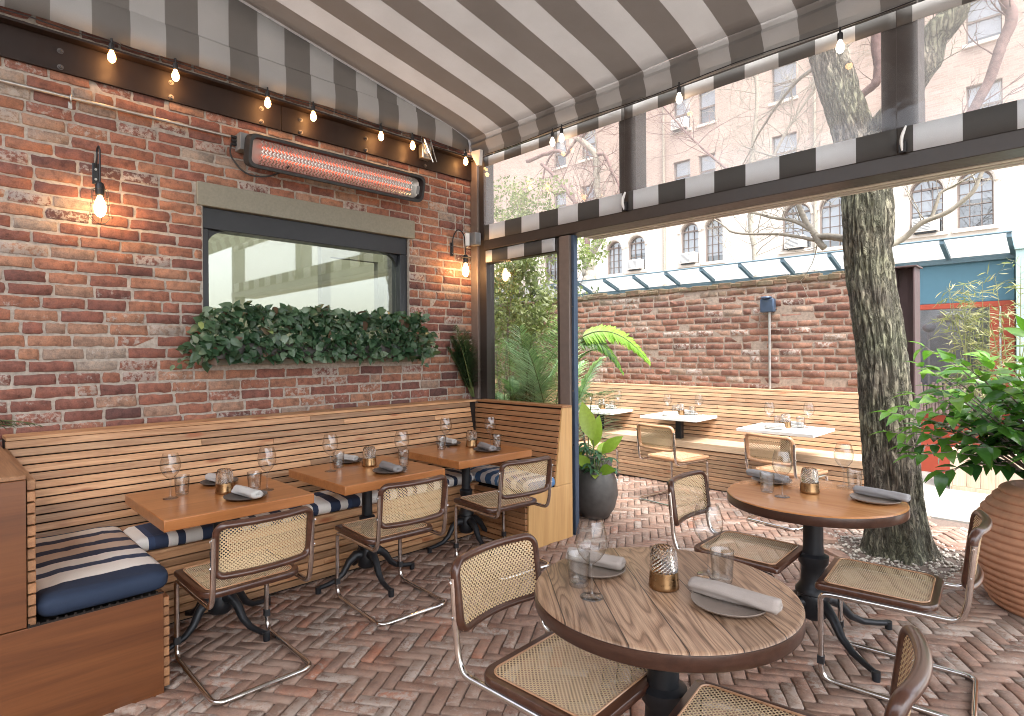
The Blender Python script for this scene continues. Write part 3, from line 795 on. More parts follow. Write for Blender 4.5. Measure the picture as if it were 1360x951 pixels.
# silver floodlight clamp on the beam
t = thing('bracket_lamp', 'small silver metal bracket fixture hanging under the awning edge at the beam', 'fixture', (.08, -.65, 3.32))
mb = MB(); mb.box(.03, .10, -.70, -.60, 3.265, 3.40, .5); mb.build('housing', 'galvanised', t, world=True, bevel=.01)
mb = MB(); mb.tube([(.11, -.69, 3.43), (.115, -.60, 3.24)], .008, 8); mb.tube([(.11, -.62, 3.43), (.115, -.56, 3.25)], .006, 8); mb.build('arm', 'chrome', t, world=True)
mb = MB(); mb.tube([(.10, -.66, 3.33), (.108, -.66, 3.33)], .025, 14); mb.build('lens', 'white_plastic', t, world=True)

# ------------------------------------------------------------------ cage sconces
def sconce(loc, rz, label, cage):
    t = thing('wall_sconce', label, 'wall lamp', loc, rz, 'wall lamps on the brick wall')
    mb = MB(); mb.box(0, .012, -.017, .017, -.13, .0); mb.build('back_plate', 'black_iron', t, bevel=.004)
    for z in (-.04, -.10):
        b = MB(); b.tube([(.012, 0, z), (.016, 0, z)], .007, 10); b.build('screw', 'galvanised', t)
    if cage:
        arm = fillet([(.012, 0, -.03), (.05, 0, .02), (.045, 0, .07), (.10, 0, .085), (.13, 0, .06), (.13, 0, -.16)], .035, 6)
    else:
        arm = fillet([(.012, 0, -.10), (.02, 0, .05), (.07, .02, .13), (.13, .05, .07), (.135, .06, -.14)], .07, 8)
    mb = MB(); mb.tube(arm, .0055, 8); mb.build('arm', 'black_iron', t)
    ex, ey, ez = arm[-1]
    mb = MB(); mb.lathe([(.006, .02), (.02, .01), (.024, -.01), (.022, -.06), (.018, -.065)], 18, (ex, ey, ez), cap=True)
    if not cage: mb.lathe([(.012, .0), (.05, -.012), (.052, -.016), (.02, -.02)], 20, (ex, ey, ez))
    mb.build('lamp_holder', 'black_iron', t)
    b = MB(); b.lathe([(.012, -.06), (.014, -.075), (.028, -.11), (.032, -.14), (.026, -.17), (.012, -.188), (.001, -.192)], 18, (ex, ey, ez))
    b.build('bulb', 'filament_glow', t)
    if cage:
        mb = MB()
        for k in range(6):
            a = 2 * PI * k / 6
            mb.tube([(ex + math.cos(a) * r, ey + math.sin(a) * r, ez + z) for r, z in ((.022, -.02), (.042, -.03), (.052, -.16), (.062, -.19), (.03, -.225), (.002, -.232))], .0016, 5)
        for r, z in ((.042, -.03), (.0455, -.075), (.049, -.12), (.062, -.19)):
            mb.tube([(ex + r * math.cos(2 * PI * k / 24), ey + r * math.sin(2 * PI * k / 24), ez + z) for k in range(24)], .0016, 5, closed=True)
        mb.build('wire_cage', 'black_iron', t)
    li = bpy.data.lights.new('sconce_light', 'POINT'); li.energy = 2.4; li.color = (1, .50, .17); li.shadow_soft_size = .03
    lo = bpy.data.objects.new('sconce_light', li); col.objects.link(lo)
    lo.location = Vector(loc) + Vector((ex + .02, ey, ez - .13)); return t
s1 = sconce((0, -3.10, 2.70), 0, 'black cage wall lamp with a lit bulb, left of the window', True)
s2 = sconce((0, -.30, 2.57), 0, 'black curved arm wall lamp with a lit bulb, by the corner post', False)

# ------------------------------------------------------------------ glass front: posts, transom, track
GF = thing('glass_front_frame', 'dark brown metal frame of the open glazed front with posts and transom', 'glazed frame', (0, 0, 0))
def fpart(name, mat, boxes, bev=.004, par=None, **kw):
    mb = MB()
    for b in boxes: mb.box(*b)
    return mb.build(name, mat, par or GF, bevel=bev, **kw)
fpart('post', 'grey_frame', [(.002, .10, -.06, .08, -.012, 3.46)])
fpart('post', 'dark_frame', [(.103, .20, -.035, .07, 1.06, 3.46)])
fpart('post', 'grey_frame', [(1.13, 1.238, -.055, .03, -.012, 2.497)])
fpart('window_stile', 'dark_frame', [(1.075, 1.127, -.02, .06, 1.06, 2.497)])
fpart('post', 'dark_frame', [(1.737, 1.887, -.05, .10, 2.61, 3.45)])
fpart('post', 'dark_frame', [(3.493, 3.667, -.05, .12, 2.61, 3.45)])
fpart('post', 'dark_frame', [(6.0, 6.15, -.05, .12, -.012, 3.45)])
fpart('transom', 'dark_frame', [(.203, 6.15, -.06, .13, 2.503, 2.60)])
fpart('top_rail', 'dark_frame', [(.203, 6.15, -.045, .10, 3.452, 3.52)])
fpart('window_rail', 'dark_frame', [(.203, 1.072, -.02, .06, 2.38, 2.497)])
mb = MB()
for k in range(5): mb.box(1.24, 6.0, .135 + k * .033, .161 + k * .033, 2.50 + .004 * (k % 2), 2.56, rr.random())
mb.build('head_track', 'pale_track', GF)
mb = MB(); mb.box(.203, 1.072, .018, .026, 1.06, 2.379); mb.build('pane', 'clear_vinyl', GF, smooth=False)
fpart('door_jamb', 'blue_steel', [(1.241, 1.268, -.03, .02, -.012, 2.497)], .003)
mb = MB()
for z in (.3, .75, 1.2, 1.5, 1.9, 2.2): mb.tube([(1.255, -.031, z), (1.255, -.036, z)], .006, 8)
mb.build('hinge_screw', 'chrome', GF)

# clear roll curtains with striped borders
def curtain(label, x0, x1, zb, zt, y, zbb, ztt):
    t = thing('clear_curtain', label, 'clear curtain', (x0, y, zb), 0, 'clear roll curtains with striped borders')
    def sheet(a, b, z0, z1, mat, nm, amp):
        mb = MB(); rows = []
        for j in range(3):
            z = z0 + (z1 - z0) * j / 2
            rows.append([(a + (b - a) * i / 40, y + amp * mn.noise(Vector((i * .35, j * .6 + z0 * 5, x0))), z) for i in range(41)])
        mb.grid(rows); return mb.build(nm, mat, t, world=True, solid=.0015 if amp else 0)
    if ztt: sheet(x0, x1, ztt, ztt + .09, 'shaded_border_stripe', 'upper_border', .004)
    sheet(x0, x1, zb + .001, (ztt or zt) - .001, 'hazy_vinyl', 'clear_panel', 0)
    sheet(x0 - .0, x1, zbb, zb, 'lit_border_stripe', 'lower_border', .004)
    return t
curtain('clear roll curtain with striped borders in the bay beside the brick wall', .205, 1.80, 2.735, 3.33, -.068, 2.592, 3.29)
curtain('clear roll curtain with striped borders in the middle bay before the tree', 1.803, 3.57, 2.735, 3.33, -.068, 2.592, 3.29)
curtain('clear roll curtain with striped borders in the right bay above the potted ficus', 3.573, 6.0, 2.735, 3.33, -.068, 2.592, 3.29)
mb = MB(); mb.grid([[(.203 + .872 * i / 20, -.045 + .003 * math.sin(i), z) for i in range(21)] for z in (2.385, 2.497)]); 
o = mb.build('striped_valance', 'lit_border_stripe', solid=.002); tag(o, 'short striped valance above the palm window, under the transom', 'valance')
for i, (x, l) in enumerate(((1.809, 'white lever clip on the transom beside the left mullion'), (3.60, 'white lever clip on the transom beside the right mullion'))):
    t = thing('curtain_clip', l, 'clip', (x, -.075, 2.61), 0, 'white clips on the transom')
    mb = MB(); mb.tube(fillet([(0, -.02, -.01), (.0, -.045, .05), (.02, -.03, .115)], .03), [.007] + [.014] * 7 + [.008], 8, flat=.6); mb.build('lever', 'white_plastic', t)
    mb = MB(); mb.box(-.018, .018, -.02, .004, -.02, .045); mb.build('base', 'black_plastic', t, bevel=.003)
t = thing('awning_clamp', 'white folded metal clamp at the awning corner above the corner post', 'clamp', (.18, -.12, 3.40))
mb = MB(); vs = [(-.09, -.02, .05), (.06, -.02, .04), (.055, -.03, -.11), (.02, -.03, -.11), (-.09, .02, .05), (.06, .02, .04), (.055, .01, -.11), (.02, .01, -.11)]
mb.add(vs, [(0, 3, 2, 1), (4, 5, 6, 7), (0, 1, 5, 4), (1, 2, 6, 5), (2, 3, 7, 6), (3, 0, 4, 7)]); mb.build('plate', 'white_plastic', t, bevel=.004)
t = thing('flood_light', 'small white and grey flood light fixed at the corner post beside the wall lamp', 'flood light', (.10, -.15, 2.60))
mb = MB(); mb.box(-.02, .07, .0, .075, -.05, .07); mb.build('housing', 'box_grey', t, bevel=.006)
mb = MB(); vs = [(-.06, -.04, -.07), (.0, -.06, -.06), (.0, -.06, .06), (-.06, -.04, .05)]
mb.add(vs + [(a + .02, b + .035, c) for a, b, c in vs], [(0, 1, 2, 3), (7, 6, 5, 4), (0, 4, 5, 1), (1, 5, 6, 2), (2, 6, 7, 3), (3, 7, 4, 0)]); mb.build('lamp_face', 'white_plastic', t, bevel=.003)

# ------------------------------------------------------------------ striped awning
AW = thing('striped_awning', 'large grey and white striped fabric awning over the dining corner', 'awning', (3, -2.5, 3.6))
X0, X1, Y0, Y1 = .055, 8.2, -5.4, -.14  # right end is out of view, lengthened to keep side sun off the floor
zf = lambda y: 3.565 - .205 * y
mb = MB(); rows = []
for j in range(61):
    y = Y1 + (Y0 - Y1) * j / 60
    rows.append([(x, y, zf(y) - .012 * math.sin(PI * min(1, (x - X0) / 1.0)) * .5 + .006 * mn.noise(Vector((x * 1.5, y * .5, 0))) - .0 - .05 * max(0, 1 - abs(y) / .5) ** 2)
                 for x in [X0 - .03 + (X1 - X0) * i / 60 for i in range(61)]])
mb.grid(rows); mb.build('roof_cloth', 'awning_stripe_x', AW, world=True, solid=.0015)
mb = MB(); rows = []   # gable side: from the roof line down past a seam to the hem
for j, f in enumerate((0, .5, .97, 1.03, 1.5, 2.0)):
    rw = []
    for i in range(101):
        y = Y1 + (Y0 - Y1) * i / 100; top = zf(y) + .010 - .05 * max(0, 1 - abs(y) / .5) ** 2
        seam = min(3.67, top - .005); hem = 3.455 + .006 * math.sin(y * 7)
        z = top + (seam - top) * f if f <= 1 else seam + (hem - seam) * (f - 1)
        bul = .012 * math.sin(PI * (f - 1) * .9) if f > 1 else 0
        x = X0 + bul + (.016 if f >= 1.03 else 0) + .010 * mn.noise(Vector((y * 4.2, f * 1.2, 3))) * (1 if f > 0 else 0)
        rw.append((x, y, z))
    rows.append(rw)
mb.grid(rows); mb.build('gable_cloth', 'awning_stripe_y', AW, world=True, solid=.0015)
mb = MB(); rows = []
for j, (dy, z) in enumerate(((0, zf(Y1) - .027), (.012, 3.56), (.022, 3.535), (.012, 3.51), (.03, 3.47), (.05, 3.43), (.045, 3.395), (.05, 3.385))):
    rows.append([(x, Y1 + dy + .010 * mn.noise(Vector((x * 5, j * .7, 1))) * (j > 1), z + .006 * mn.noise(Vector((x * 3, j, 8))) * (j > 1)) for x in [X0 + (X1 - X0) * i / 160 for i in range(161)]])
mb.grid(rows); mb.build('front_valance', 'awning_stripe_x', AW, world=True, solid=.0015)
mb = MB(); mb.tube([(X0, Y1 + .05, 3.387), (X1, Y1 + .05, 3.387)], .006, 8); mb.build('hem_bar', 'galvanised', AW, world=True)

# ------------------------------------------------------------------ built-in bench
BN = thing('corner_bench', 'long built-in slatted pine bench with returns at both ends, along the brick wall', 'bench', (.6, -1.8, 0))
rr = random.Random(31)
def slats(mb, p0, p1, base, up, nrm, count, h=.0385, pitch=.0457, th=.026, joints=True, seed=0):
    """boards from p0 to p1 (2D x,y), stacked along up vector from base point"""
    d = Vector(p1) - Vector(p0); L = d.length; d.normalize(); up = Vector(up).normalized(); nrm = Vector(nrm).normalized()
    r2 = random.Random(seed)
    for i in range(count):
        cuts = [0.]
        while joints and cuts[-1] < L - .5: cuts.append(cuts[-1] + r2.uniform(.9, 2.3))
        cuts = [c for c in cuts if c < L - .15] + [L]
        for a, b in zip(cuts[:-1], cuts[1:]):
            o = Vector(p0) + d * a + up * (pitch * i) ; w_ = b - a - .0012; jit = r2.uniform(0, .0015)
            vs = [o + d * x + up * y + nrm * (z + (jit if z else 0)) for z in (0, th) for y in (.0, h) for x in (0, w_)]
            mb.add(vs, [(0, 1, 3, 2), (4, 6, 7, 5), (0, 4, 5, 1), (2, 3, 7, 6), (0, 2, 6, 4), (1, 5, 7, 3)] if d.cross(up).dot(nrm) < 0 else
                       [(0, 2, 3, 1), (4, 5, 7, 6), (0, 1, 5, 4), (2, 6, 7, 3), (0, 4, 6, 2), (1, 3, 7, 5)], r2.random())
XL = 1.36; XR = 1.26; YL = -3.545; YR = -.19
tilt = Vector((-.12, 0, .56))
mb = MB(); slats(mb, (.322, YL, .485), (.322, YR - .09, .485), 0, tilt, (.56, 0, .12), 13, seed=1)
mb.box(.02, .222, YL + .002, YR - .0, 1.066, 1.084, .8)
mb.build('backrest', 'slat_pine', BN, world=True, bevel=.0015, bseg=1)
mb = MB(); slats(mb, (.634, YL + .47, .018), (.634, YR - .40, .018), 0, (0, 0, 1), (1, 0, 0), 9, seed=2)
mb.build('seat_front', 'slat_pine', BN, world=True, bevel=.0015, bseg=1)
mb = MB(); mb.box(.30, .67, YL + .46, YR - .38, .424, .440, .6); mb.build('seat_board', 'slat_pine', BN, world=True, bevel=.002)
mb = MB(); mb.box(.05, .632, YL + .0, YR + .1, 0, .422, 0); mb.box(.05, .19, YL, YR, .422, 1.065); 
vs = [(.19, YL, .43), (.316, YL, .43), (.316, YL, .5), (.197, YL, 1.06), (.19, YL, 1.06)]
n = len(vs); mb.add(vs + [(a, YR, c) for a, b, c in vs], [tuple(range(n)), tuple(reversed(range(n, 2 * n)))] + [(k, (k + 1) % n + 0, (k + 1) % n + n, k + n) for k in range(n)])
mb.build('gap_shade_core', 'dark_sheet', BN, world=True, smooth=False)  # dark filler behind the slats, stands in for shade between boards
# left return: front slats face +Y
mb = MB(); slats(mb, (.642, YL + .455, .018), (XL - .014, YL + .455, .018), 0, (0, 0, 1), (0, 1, 0), 9, joints=False, seed=3)
mb.build('seat_front', 'slat_pine_across', BN, world=True, bevel=.0015, bseg=1)
mb = MB(); slats(mb, (.20, YL - .018, .44), (XL - .014, YL - .018, .44), 0, (0, 0, 1), (0, 1, 0), 13, joints=False, seed=4)
mb.build('backrest', 'slat_pine_across', BN, world=True, bevel=.0015, bseg=1)
mb = MB()
for k in range(5): mb.box(.02, XL - .001, YL - .013 - .118 * (k + 1), YL - .021 - .118 * k, 1.035, 1.052, rr.random())
mb.build('top_board', 'slat_pine_across', BN, world=True, bevel=.002)
mb = MB(); mb.box(.05, XL - .016, YL - .62, YL + .454, 0, .425); mb.box(.05, XL - .016, YL - .62, YL - .02, .425, 1.034)
mb.build('gap_shade_core', 'dark_sheet', BN, world=True, smooth=False)
mb = MB(); mb.box(XL - .014, XL + .002, YL - .65, YL + .455, -.005, .448); mb.build('end_panel', 'stained_plywood', BN, world=True, bevel=.002)
mb = MB(); mb.box(XL - .014, XL + .001, YL - .65, YL - .022, .452, 1.033); mb.build('end_panel', 'stained_plywood', BN, world=True, bevel=.002)
mb = MB(); pts = [(YL - .02, .4485), (YL + .455, .4485)]
for i in range(16, 0, -1):
    yb = YL - .02 + i * .0297; pts += [(yb, .4545), (yb - .022, .4545), (yb - .022, .4615), (yb - .0297, .4615)]
n = len(pts); mb.add([(XL - .006, a, b) for a, b in pts] + [(XL + .004, a, b) for a, b in pts], [tuple(range(n)), tuple(reversed(range(n, 2 * n)))] + [(k, (k + 1) % n, (k + 1) % n + n, k + n) for k in range(n)])
mb.build('seat_edge', 'dark_sheet', BN, world=True, smooth=False)
# right return: front slats face -Y, back against the glass
mb = MB(); slats(mb, (XR - .014, -.585, .018), (.642, -.585, .018), 0, (0, 0, 1), (0, -1, 0), 9, joints=False, seed=5)
mb.build('seat_front', 'slat_pine_across', BN, world=True, bevel=.0015, bseg=1)
mb = MB(); slats(mb, (XR - .014, -.26, .47), (.20, -.26, .47), 0, (0, .10, .6), (0, -.6, .10), 13, joints=False, seed=6)
mb.box(.20, XR + .001, -.185, -.062, 1.066, 1.084, .7); mb.build('backrest', 'slat_pine_across', BN, world=True, bevel=.0015, bseg=1)
mb = MB(); mb.box(.05, XR - .016, -.583, -.062, 0, .425)
vs = [(.2, -.258, .43), (.2, -.062, .43), (.2, -.062, 1.064), (.2, -.155, 1.064)]
mb.add(vs + [(XR - .016, b, c) for a, b, c in vs], [(0, 1, 2, 3), (7, 6, 5, 4), (0, 4, 5, 1), (1, 5, 6, 2), (2, 6, 7, 3), (3, 7, 4, 0)])
mb.build('gap_shade_core', 'dark_sheet', BN, world=True, smooth=False)
mb = MB(); mb.box(XR - .014, XR + .002, -.59, -.062, -.005, .44); mb.build('end_panel', 'pale_plywood', BN, world=True, bevel=.002)
mb = MB(); vs = [(XR - .014, -.275, .443), (XR - .014, -.063, .443), (XR - .014, -.063, 1.064), (XR - .014, -.18, 1.064)]
mb.add(vs + [(XR + .0, b, c) for a, b, c in vs], [(3, 2, 1, 0), (4, 5, 6, 7), (0, 1, 5, 4), (1, 2, 6, 5), (2, 3, 7, 6), (3, 0, 4, 7)])
mb.build('end_panel', 'pale_plywood', BN, world=True)

def cushion(name, label, x0, x1, y0, y1, z0, z1, mat, sd, group='striped bench cushions', lip=None):
    mb = MB(); nx, ny = max(10, int((x1 - x0) / .03)), max(10, int((y1 - y0) / .03)); cx, cy = (x0 + x1) / 2, (y0 + y1) / 2; hx, hy = (x1 - x0) / 2, (y1 - y0) / 2
    prof = [(0.0, -1), (.93, -1), (.985, -.75), (1.0, -.3), (1.0, .2), (.985, .6), (.95, .86), (.88, .97), (0, 1)]
    rr_ = .045; hz = (z1 - z0) / 2; cz = (z0 + z1) / 2
    ring = []
    n = 96
    def outline(k, ins):
        a = 2 * PI * k / n; e = .16
        c, s_ = math.cos(a), math.sin(a)
        return (cx + (hx - ins) * math.copysign(abs(c) ** e, c), cy + (hy - ins) * math.copysign(abs(s_) ** e, s_))
    def wob(x, y, z): return mn.noise(Vector((x * 9, y * 9, z * 12 + sd))) * .006 + mn.noise(Vector((x * 28, y * 28, z * 20 + sd))) * .0022
    rows = []
    for ins, zz in ((.30, -1), (.03, -1), (.012, -.8), (.002, -.4), (0, 0), (.002, .35), (.010, .68), (.03, .90), (.06, .985)):
        rw = []
        for k in range(n):
            x, y = outline(k, min(ins, min(hx, hy) * .9)); w_ = wob(x, y, zz)
            rw.append((x + w_ * 1.0 * math.cos(2 * PI * k / n), y + w_ * math.sin(2 * PI * k / n), max(z0, cz + hz * zz + w_ * (1 if zz > .3 else 0))))
        rows.append(rw)
    mb.grid(rows, .5, True)
    # top grid-like cap: shrink rings
    rows = [rows[-1]]
    for s_ in (.12, .3, .5, .7, .9, .995):
        rw = []
        for k in range(n):
            x, y = outline(k, .06); x = cx + (x - cx) * (1 - s_); y = cy + (y - cy) * (1 - s_)
            rw.append((x, y, z1 + .006 * min(1, s_ * 3) + wob(x, y, 1) * 1.2))
        rows.append(rw)
    mb.grid(rows, .5, True)
    o = mb.build(name, mat, angle=180); tag(o, label, 'cushion', group); return o
cushion('bench_cushion', 'navy and cream striped cushion on the left bench return, nearest the camera', .26, XL + .012, YL + .004, YL + .49, .463, .548, 'cushion_stripe_x', 1)
cushion('bench_cushion', 'long navy and white striped cushion under the three square tables, along the wall', .27, .675, YL + .50, YR - .40, .441, .52, 'cushion_stripe_y', 2)
cushion('bench_cushion', 'bright blue and white striped cushion on the right bench return beside the door post', .30, XR + .012, -.60, -.262, .441, .53, 'cushion_stripe_blue', 3)

# terrace bench
TB = thing('terrace_bench', 'long outdoor slatted bench against the garden wall on the terrace', 'bench', (1, 2.5, 0))
mb = MB(); slats(mb, (2.93, 2.62, .492), (-3.4, 2.62, .492), 0, (0, .12, .56), (0, -.56, .12), 13, seed=7); mb.box(-3.4, 2.93, 2.72, 2.84, 1.075, 1.095, .9)
mb.build('backrest', 'terrace_slat', TB, world=True, bevel=.0015, bseg=1)
mb = MB(); slats(mb, (2.93, 2.262, .015), (-3.4, 2.262, .015), 0, (0, 0, 1), (0, -1, 0), 9, seed=8); mb.build('seat_front', 'terrace_slat', TB, world=True, bevel=.0015, bseg=1)
mb = MB(); mb.box(-3.4, 2.935, 2.225, 2.62, .43, .505, .5); mb.build('seat_board', 'terrace_seat_board', TB, world=True, bevel=.004)
mb = MB(); mb.box(-3.4, 2.93, 2.265, 2.84, 0, .429); vs = [(-3.4, 2.64, .507), (-3.4, 2.84, .507), (-3.4, 2.84, 1.07), (-3.4, 2.76, 1.07)]
mb.add(vs + [(2.93, b, c) for a, b, c in vs], [(0, 1, 2, 3), (7, 6, 5, 4), (0, 4, 5, 1), (1, 5, 6, 2), (2, 6, 7, 3), (3, 7, 4, 0)]); mb.build('gap_shade_core', 'dark_sheet', TB, world=True, smooth=False)
# steel column at the end of the wall
mb = MB(); mb.box(2.96, 2.975, 2.72, 2.95, 0, 2.30); mb.box(3.115, 3.13, 2.72, 2.95, 0, 2.30); mb.box(2.975, 3.115, 2.83, 2.845, 0, 2.30); mb.box(2.94, 3.15, 2.70, 2.97, 2.301, 2.315)
o = mb.build('steel_column', 'brown_steel', bevel=.002); tag(o, 'rusty brown steel column at the right end of the garden wall', 'column')
t = thing('outdoor_socket', 'dark electrical box with a grey conduit running down the garden wall', 'electrical box', (1.74, 2.84, 2.0))
mb = MB(); mb.box(1.665, 1.815, 2.765, 2.842, 1.95, 2.10); mb.tube([(1.73, 2.79, 2.10), (1.73, 2.79, 2.125)], .06, 16); mb.build('box', 'blue_steel', t, world=True, bevel=.012)
mb = MB(); mb.tube([(1.75, 2.82, 1.95), (1.75, 2.82, 1.09)], .014, 10); mb.build('conduit', 'galvanised', t, world=True)

# ------------------------------------------------------------------ chairs (cantilever, cane)
def rrect(hx, hy, r, n=6, r2=None):
    r2 = r if r2 is None else r2; out = []
    for cx, cy, a0, q in ((hx, hy, 0, r), (-hx, hy, 90, r), (-hx, -hy, 180, r2), (hx, -hy, 270, r2)):
        x, y = cx - math.copysign(q, cx), cy - math.copysign(q, cy)
        for k in range(n + 1):
            a = R(a0 + 90 * k / n); out.append((x + q * math.cos(a), y + q * math.sin(a)))
    return out
def chair(label, group, frame='walnut_frame'):
    t = thing('cane_chair', label, 'chair', (0, 0, 0), 0, group)
    # steel: one continuous tube; local +y is the way the sitter faces
    W = .222
    side = [(W, -.305, .735), (W, -.285, .50), (W, -.262, .415), (W - .0, .19, .408), (W, .252, .402), (W, .252, .0125), (W, -.30, .0125)]
    pts = side + [(-W, -.30, .0125)] + [(-x, y, z) for x, y, z in reversed(side[:-1])]
    mb = MB(); mb.tube(fillet(pts, [.03, .05, .03, .045, .06, .055, .055, .06, .045, .03, .05, .03], 6), .0122, 12)
    for s_ in (1, -1):
        for z, y in ((.72, -.304), (.60, -.2935)): mb.tube([(s_ * (W + .011), y, z), (s_ * (W + .017), y, z)], .006, 8)
    mb.build('steel_frame', 'chrome', t)
    mb = MB()
    for s_ in (1, -1):
        mb = MB(); mb.box(s_ * W - .014, s_ * W + .014, .238, .266, .085, .12); mb.build('rubber_sleeve', 'black_plastic', t)
    # seat frame
    oy = .045; hx, hy = .232, .232
    o1 = rrect(hx, hy, .02, 6, .075); i1 = rrect(hx - .036, hy - .036, .025, 6, .05)
    mb = MB(); rows = []
    for src, s_, z in ((o1, .975, .424), (o1, 1, .430), (o1, 1, .446), (o1, .985, .452), (i1, 1.02, .4525), (i1, 1.0, .448), (i1, 1, .426), (o1, .975, .424)):
        rows.append([(x * s_, y * s_ + oy, z - .006 * max(0, (y - .15)) / .08 * (1 if y > .15 else 0)) for x, y in src])
    mb.grid(rows, .5, True); se = mb.build('seat', frame, t, angle=50)
    mb = MB(); i2 = rrect(hx - .034, hy - .034, .03, 6, .05); rows = []
    for s_ in (1, .66, .33, .01): rows.append([(x * s_, y * s_ + oy, .4505 - .006 * (1 - s_)) for x, y in i2])
    mb.grid(rows, .5, True); mb.build('cane_panel', 'cane_seat', se, angle=180)
    mb = MB(); mb.tube([(x, y + oy, .4535) for x, y in rrect(hx - .033, hy - .033, .03, 6, .05)], .0035, 6, closed=True); mb.build('spline', 'beech_frame', se)
    # backrest, bowed and raked
    hb, wb = .125, .229
    def bend(x, z, off=0):
        zz = z - .655
        y = -.268 - .045 * (1 - (x / wb) ** 2) - (zz + .12) * .13 + off
        return (x, y, z)
    o2 = rrect(wb, hb, .045, 6); path = []
    for i in range(len(o2)):
        a = o2[i]; b = o2[(i + 1) % len(o2)]; d_ = math.hypot(b[0] - a[0], b[1] - a[1]); kk = max(1, int(d_ / .035))
        for k in range(kk): path.append((a[0] + (b[0] - a[0]) * k / kk, a[1] + (b[1] - a[1]) * k / kk))
    mb = MB(); mb.tube([bend(x * .93, .668 + z * .92) for x, z in path], .019, 10, closed=True, flat=.8); bk = mb.build('backrest', frame, t, angle=180)
    mb = MB(); rows = []
    for j in range(7):
        z = .668 - hb * .90 + hb * 1.80 * j / 6
        rows.append([bend(-wb * .91 + 2 * wb * .91 * i / 12, z, .010) for i in range(13)])
    mb.grid(rows); mb.build('cane_panel', 'cane_back', bk, angle=180)
    return t
CG, CG2, CG3 = 'cane chairs at the square tables', 'cane chairs at the round tables', 'cane chairs on the terrace'
c0 = chair('cane cantilever chair at the square table nearest the camera, back turned to the room', CG)
def place(o, fx, fy, rx_, ry_):
    """put chair so that rear bar mid is (rx,ry) and front mid direction (fx,fy)"""
    d = Vector((fx - rx_, fy - ry_)); d.normalize(); a = math.atan2(d.y, d.x) - PI / 2
    c = Vector((rx_, ry_)) + d * .30; o.location = (c.x, c.y, 0); o.rotation_euler = (0, 0, a)
place(c0, 1.10, -2.745, 1.655, -2.75)
def another(label, group, f, r, mats=None):
    o = dup(c0, (0, 0, 0), 0, label, group, mats); place(o, *f, *r); return o
another('cane cantilever chair at the middle square table', CG, (1.0, -1.81), (1.545, -1.85))
another('cane cantilever chair at the corner square table, beside the blue cushion', CG, (1.02, -.865), (1.565, -.93))
another('cane chair left of the foreground round table, its caned back toward the square tables', CG2, (3.30, -2.30), (2.745, -2.325))
another('cane chair between the two round tables, caned back to the left', CG2, (3.22, -.66), (2.645, -.685))
another('cane chair seen from the side, right of the round table by the tree', CG2, (3.41, -.72), (3.965, -.665))
another('cane chair at the bottom right corner, cut by the picture edge', CG2, (3.46, -2.28), (4.01, -2.20))
LT = {'walnut_frame': 'beech_frame'}
another('pale cane chair mostly hidden behind the potted plant on the terrace', CG3, (.19, 1.84), (.13, 1.28), LT)
another('pale cane chair at the middle white terrace table', CG3, (1.28, 1.86), (1.21, 1.31), LT)
another('pale cane chair at the white terrace table nearest the tree', CG3, (2.40, 1.88), (2.315, 1.34), LT)

# ------------------------------------------------------------------ tables
def pedestal(t, H, r, big=False, turn=None):
    k = 1.45 if big else 1.0
    prof = [(.07, H), (.07, H - .012), (.034 * k, H - .02), (.034 * k, H - .2), (.036 * k, H - .25), (.052 * k, H - .262), (.050 * k, H - .30), (.040 * k, H - .32), (.043 * k, H - .40),
            (.052 * k, .27), (.060 * k, .255), (.062 * k, .24), (.05 * k, .23), (.055 * k, .21), (.065, .16), (.062, .11), (.045, .095), (.001, .09)]
    mb = MB(); mb.lathe(prof, 28); mb.build('pedestal', 'black_iron', t, angle=50)
    for q in range(4):
        a = q * PI / 2 + (turn if turn is not None else R(-37) if big else R(-6)); d = Vector((math.cos(a), math.sin(a), 0))
        P = [(.04, .185), (.085, .19), (.13, .155), (.17, .09), (.22, .055), (.28, .042), (.33, .036)]; P = [(x * (1 + .32 * big * min(1, x / .2)), z) for x, z in P]; xe = P[-1][0]
        pts = [d * x + Vector((0, 0, z)) for x, z in P]
        mb = MB(); mb.tube(pts, [.034, .030, .024, .020, .017, .015, .014], 10, flat=1.0)
        mb.tube([d * (xe + .005) + Vector((0, 0, .045)), d * (xe + .007) + Vector((0, 0, .0))], [.020, .017], 10)
        mb.build('leg', 'black_iron', t, angle=50)
def square_table(x, y, label, turn=None):
    t = thing('square_table', label, 'table', (x, y, 0), 0, 'square wooden tables along the bench')
    mb = MB(); mb.box(-.375, .375, -.37, .37, .695, .75); mb.build('tabletop', 'honey_tabletop', t, bevel=.004)
    pedestal(t, .694, 1, False, turn); return t
T1 = square_table(.90, -2.695, 'square honey wood table nearest the camera on the long bench', R(22))
T2 = square_table(.875, -1.755, 'square honey wood table in the middle of the long bench')
T3 = dup(T2, (.775, -.80, 0), R(-1), 'square honey wood table in the corner by the palm window')
def round_table(x, y, r, label, top, edge):
    t = thing('round_table', label, 'table', (x, y, 0), 0, 'round wooden tables')
    mb = MB(); mb.lathe([(.001, .75), (r - .012, .75), (r - .004, .748), (r - .0005, .743)], 96); tt = mb.build('tabletop', top, t, angle=60)
    mb = MB(); mb.lathe([(r, .742), (r + .001, .738), (r, .70), (r - .004, .696), (.001, .694)], 96); mb.build('edge_band', edge, tt, angle=60)
    pedestal(t, .693, 1, True); return t
RT1 = round_table(3.34, -2.15, .416, 'large round brown oak table with bold grain in the foreground', 'brown_oak_top', 'dark_top_edge')
RT2 = round_table(3.265, -.50, .43, 'round honey wood table in front of the tree', 'honey_round_top', 'dark_top_edge')
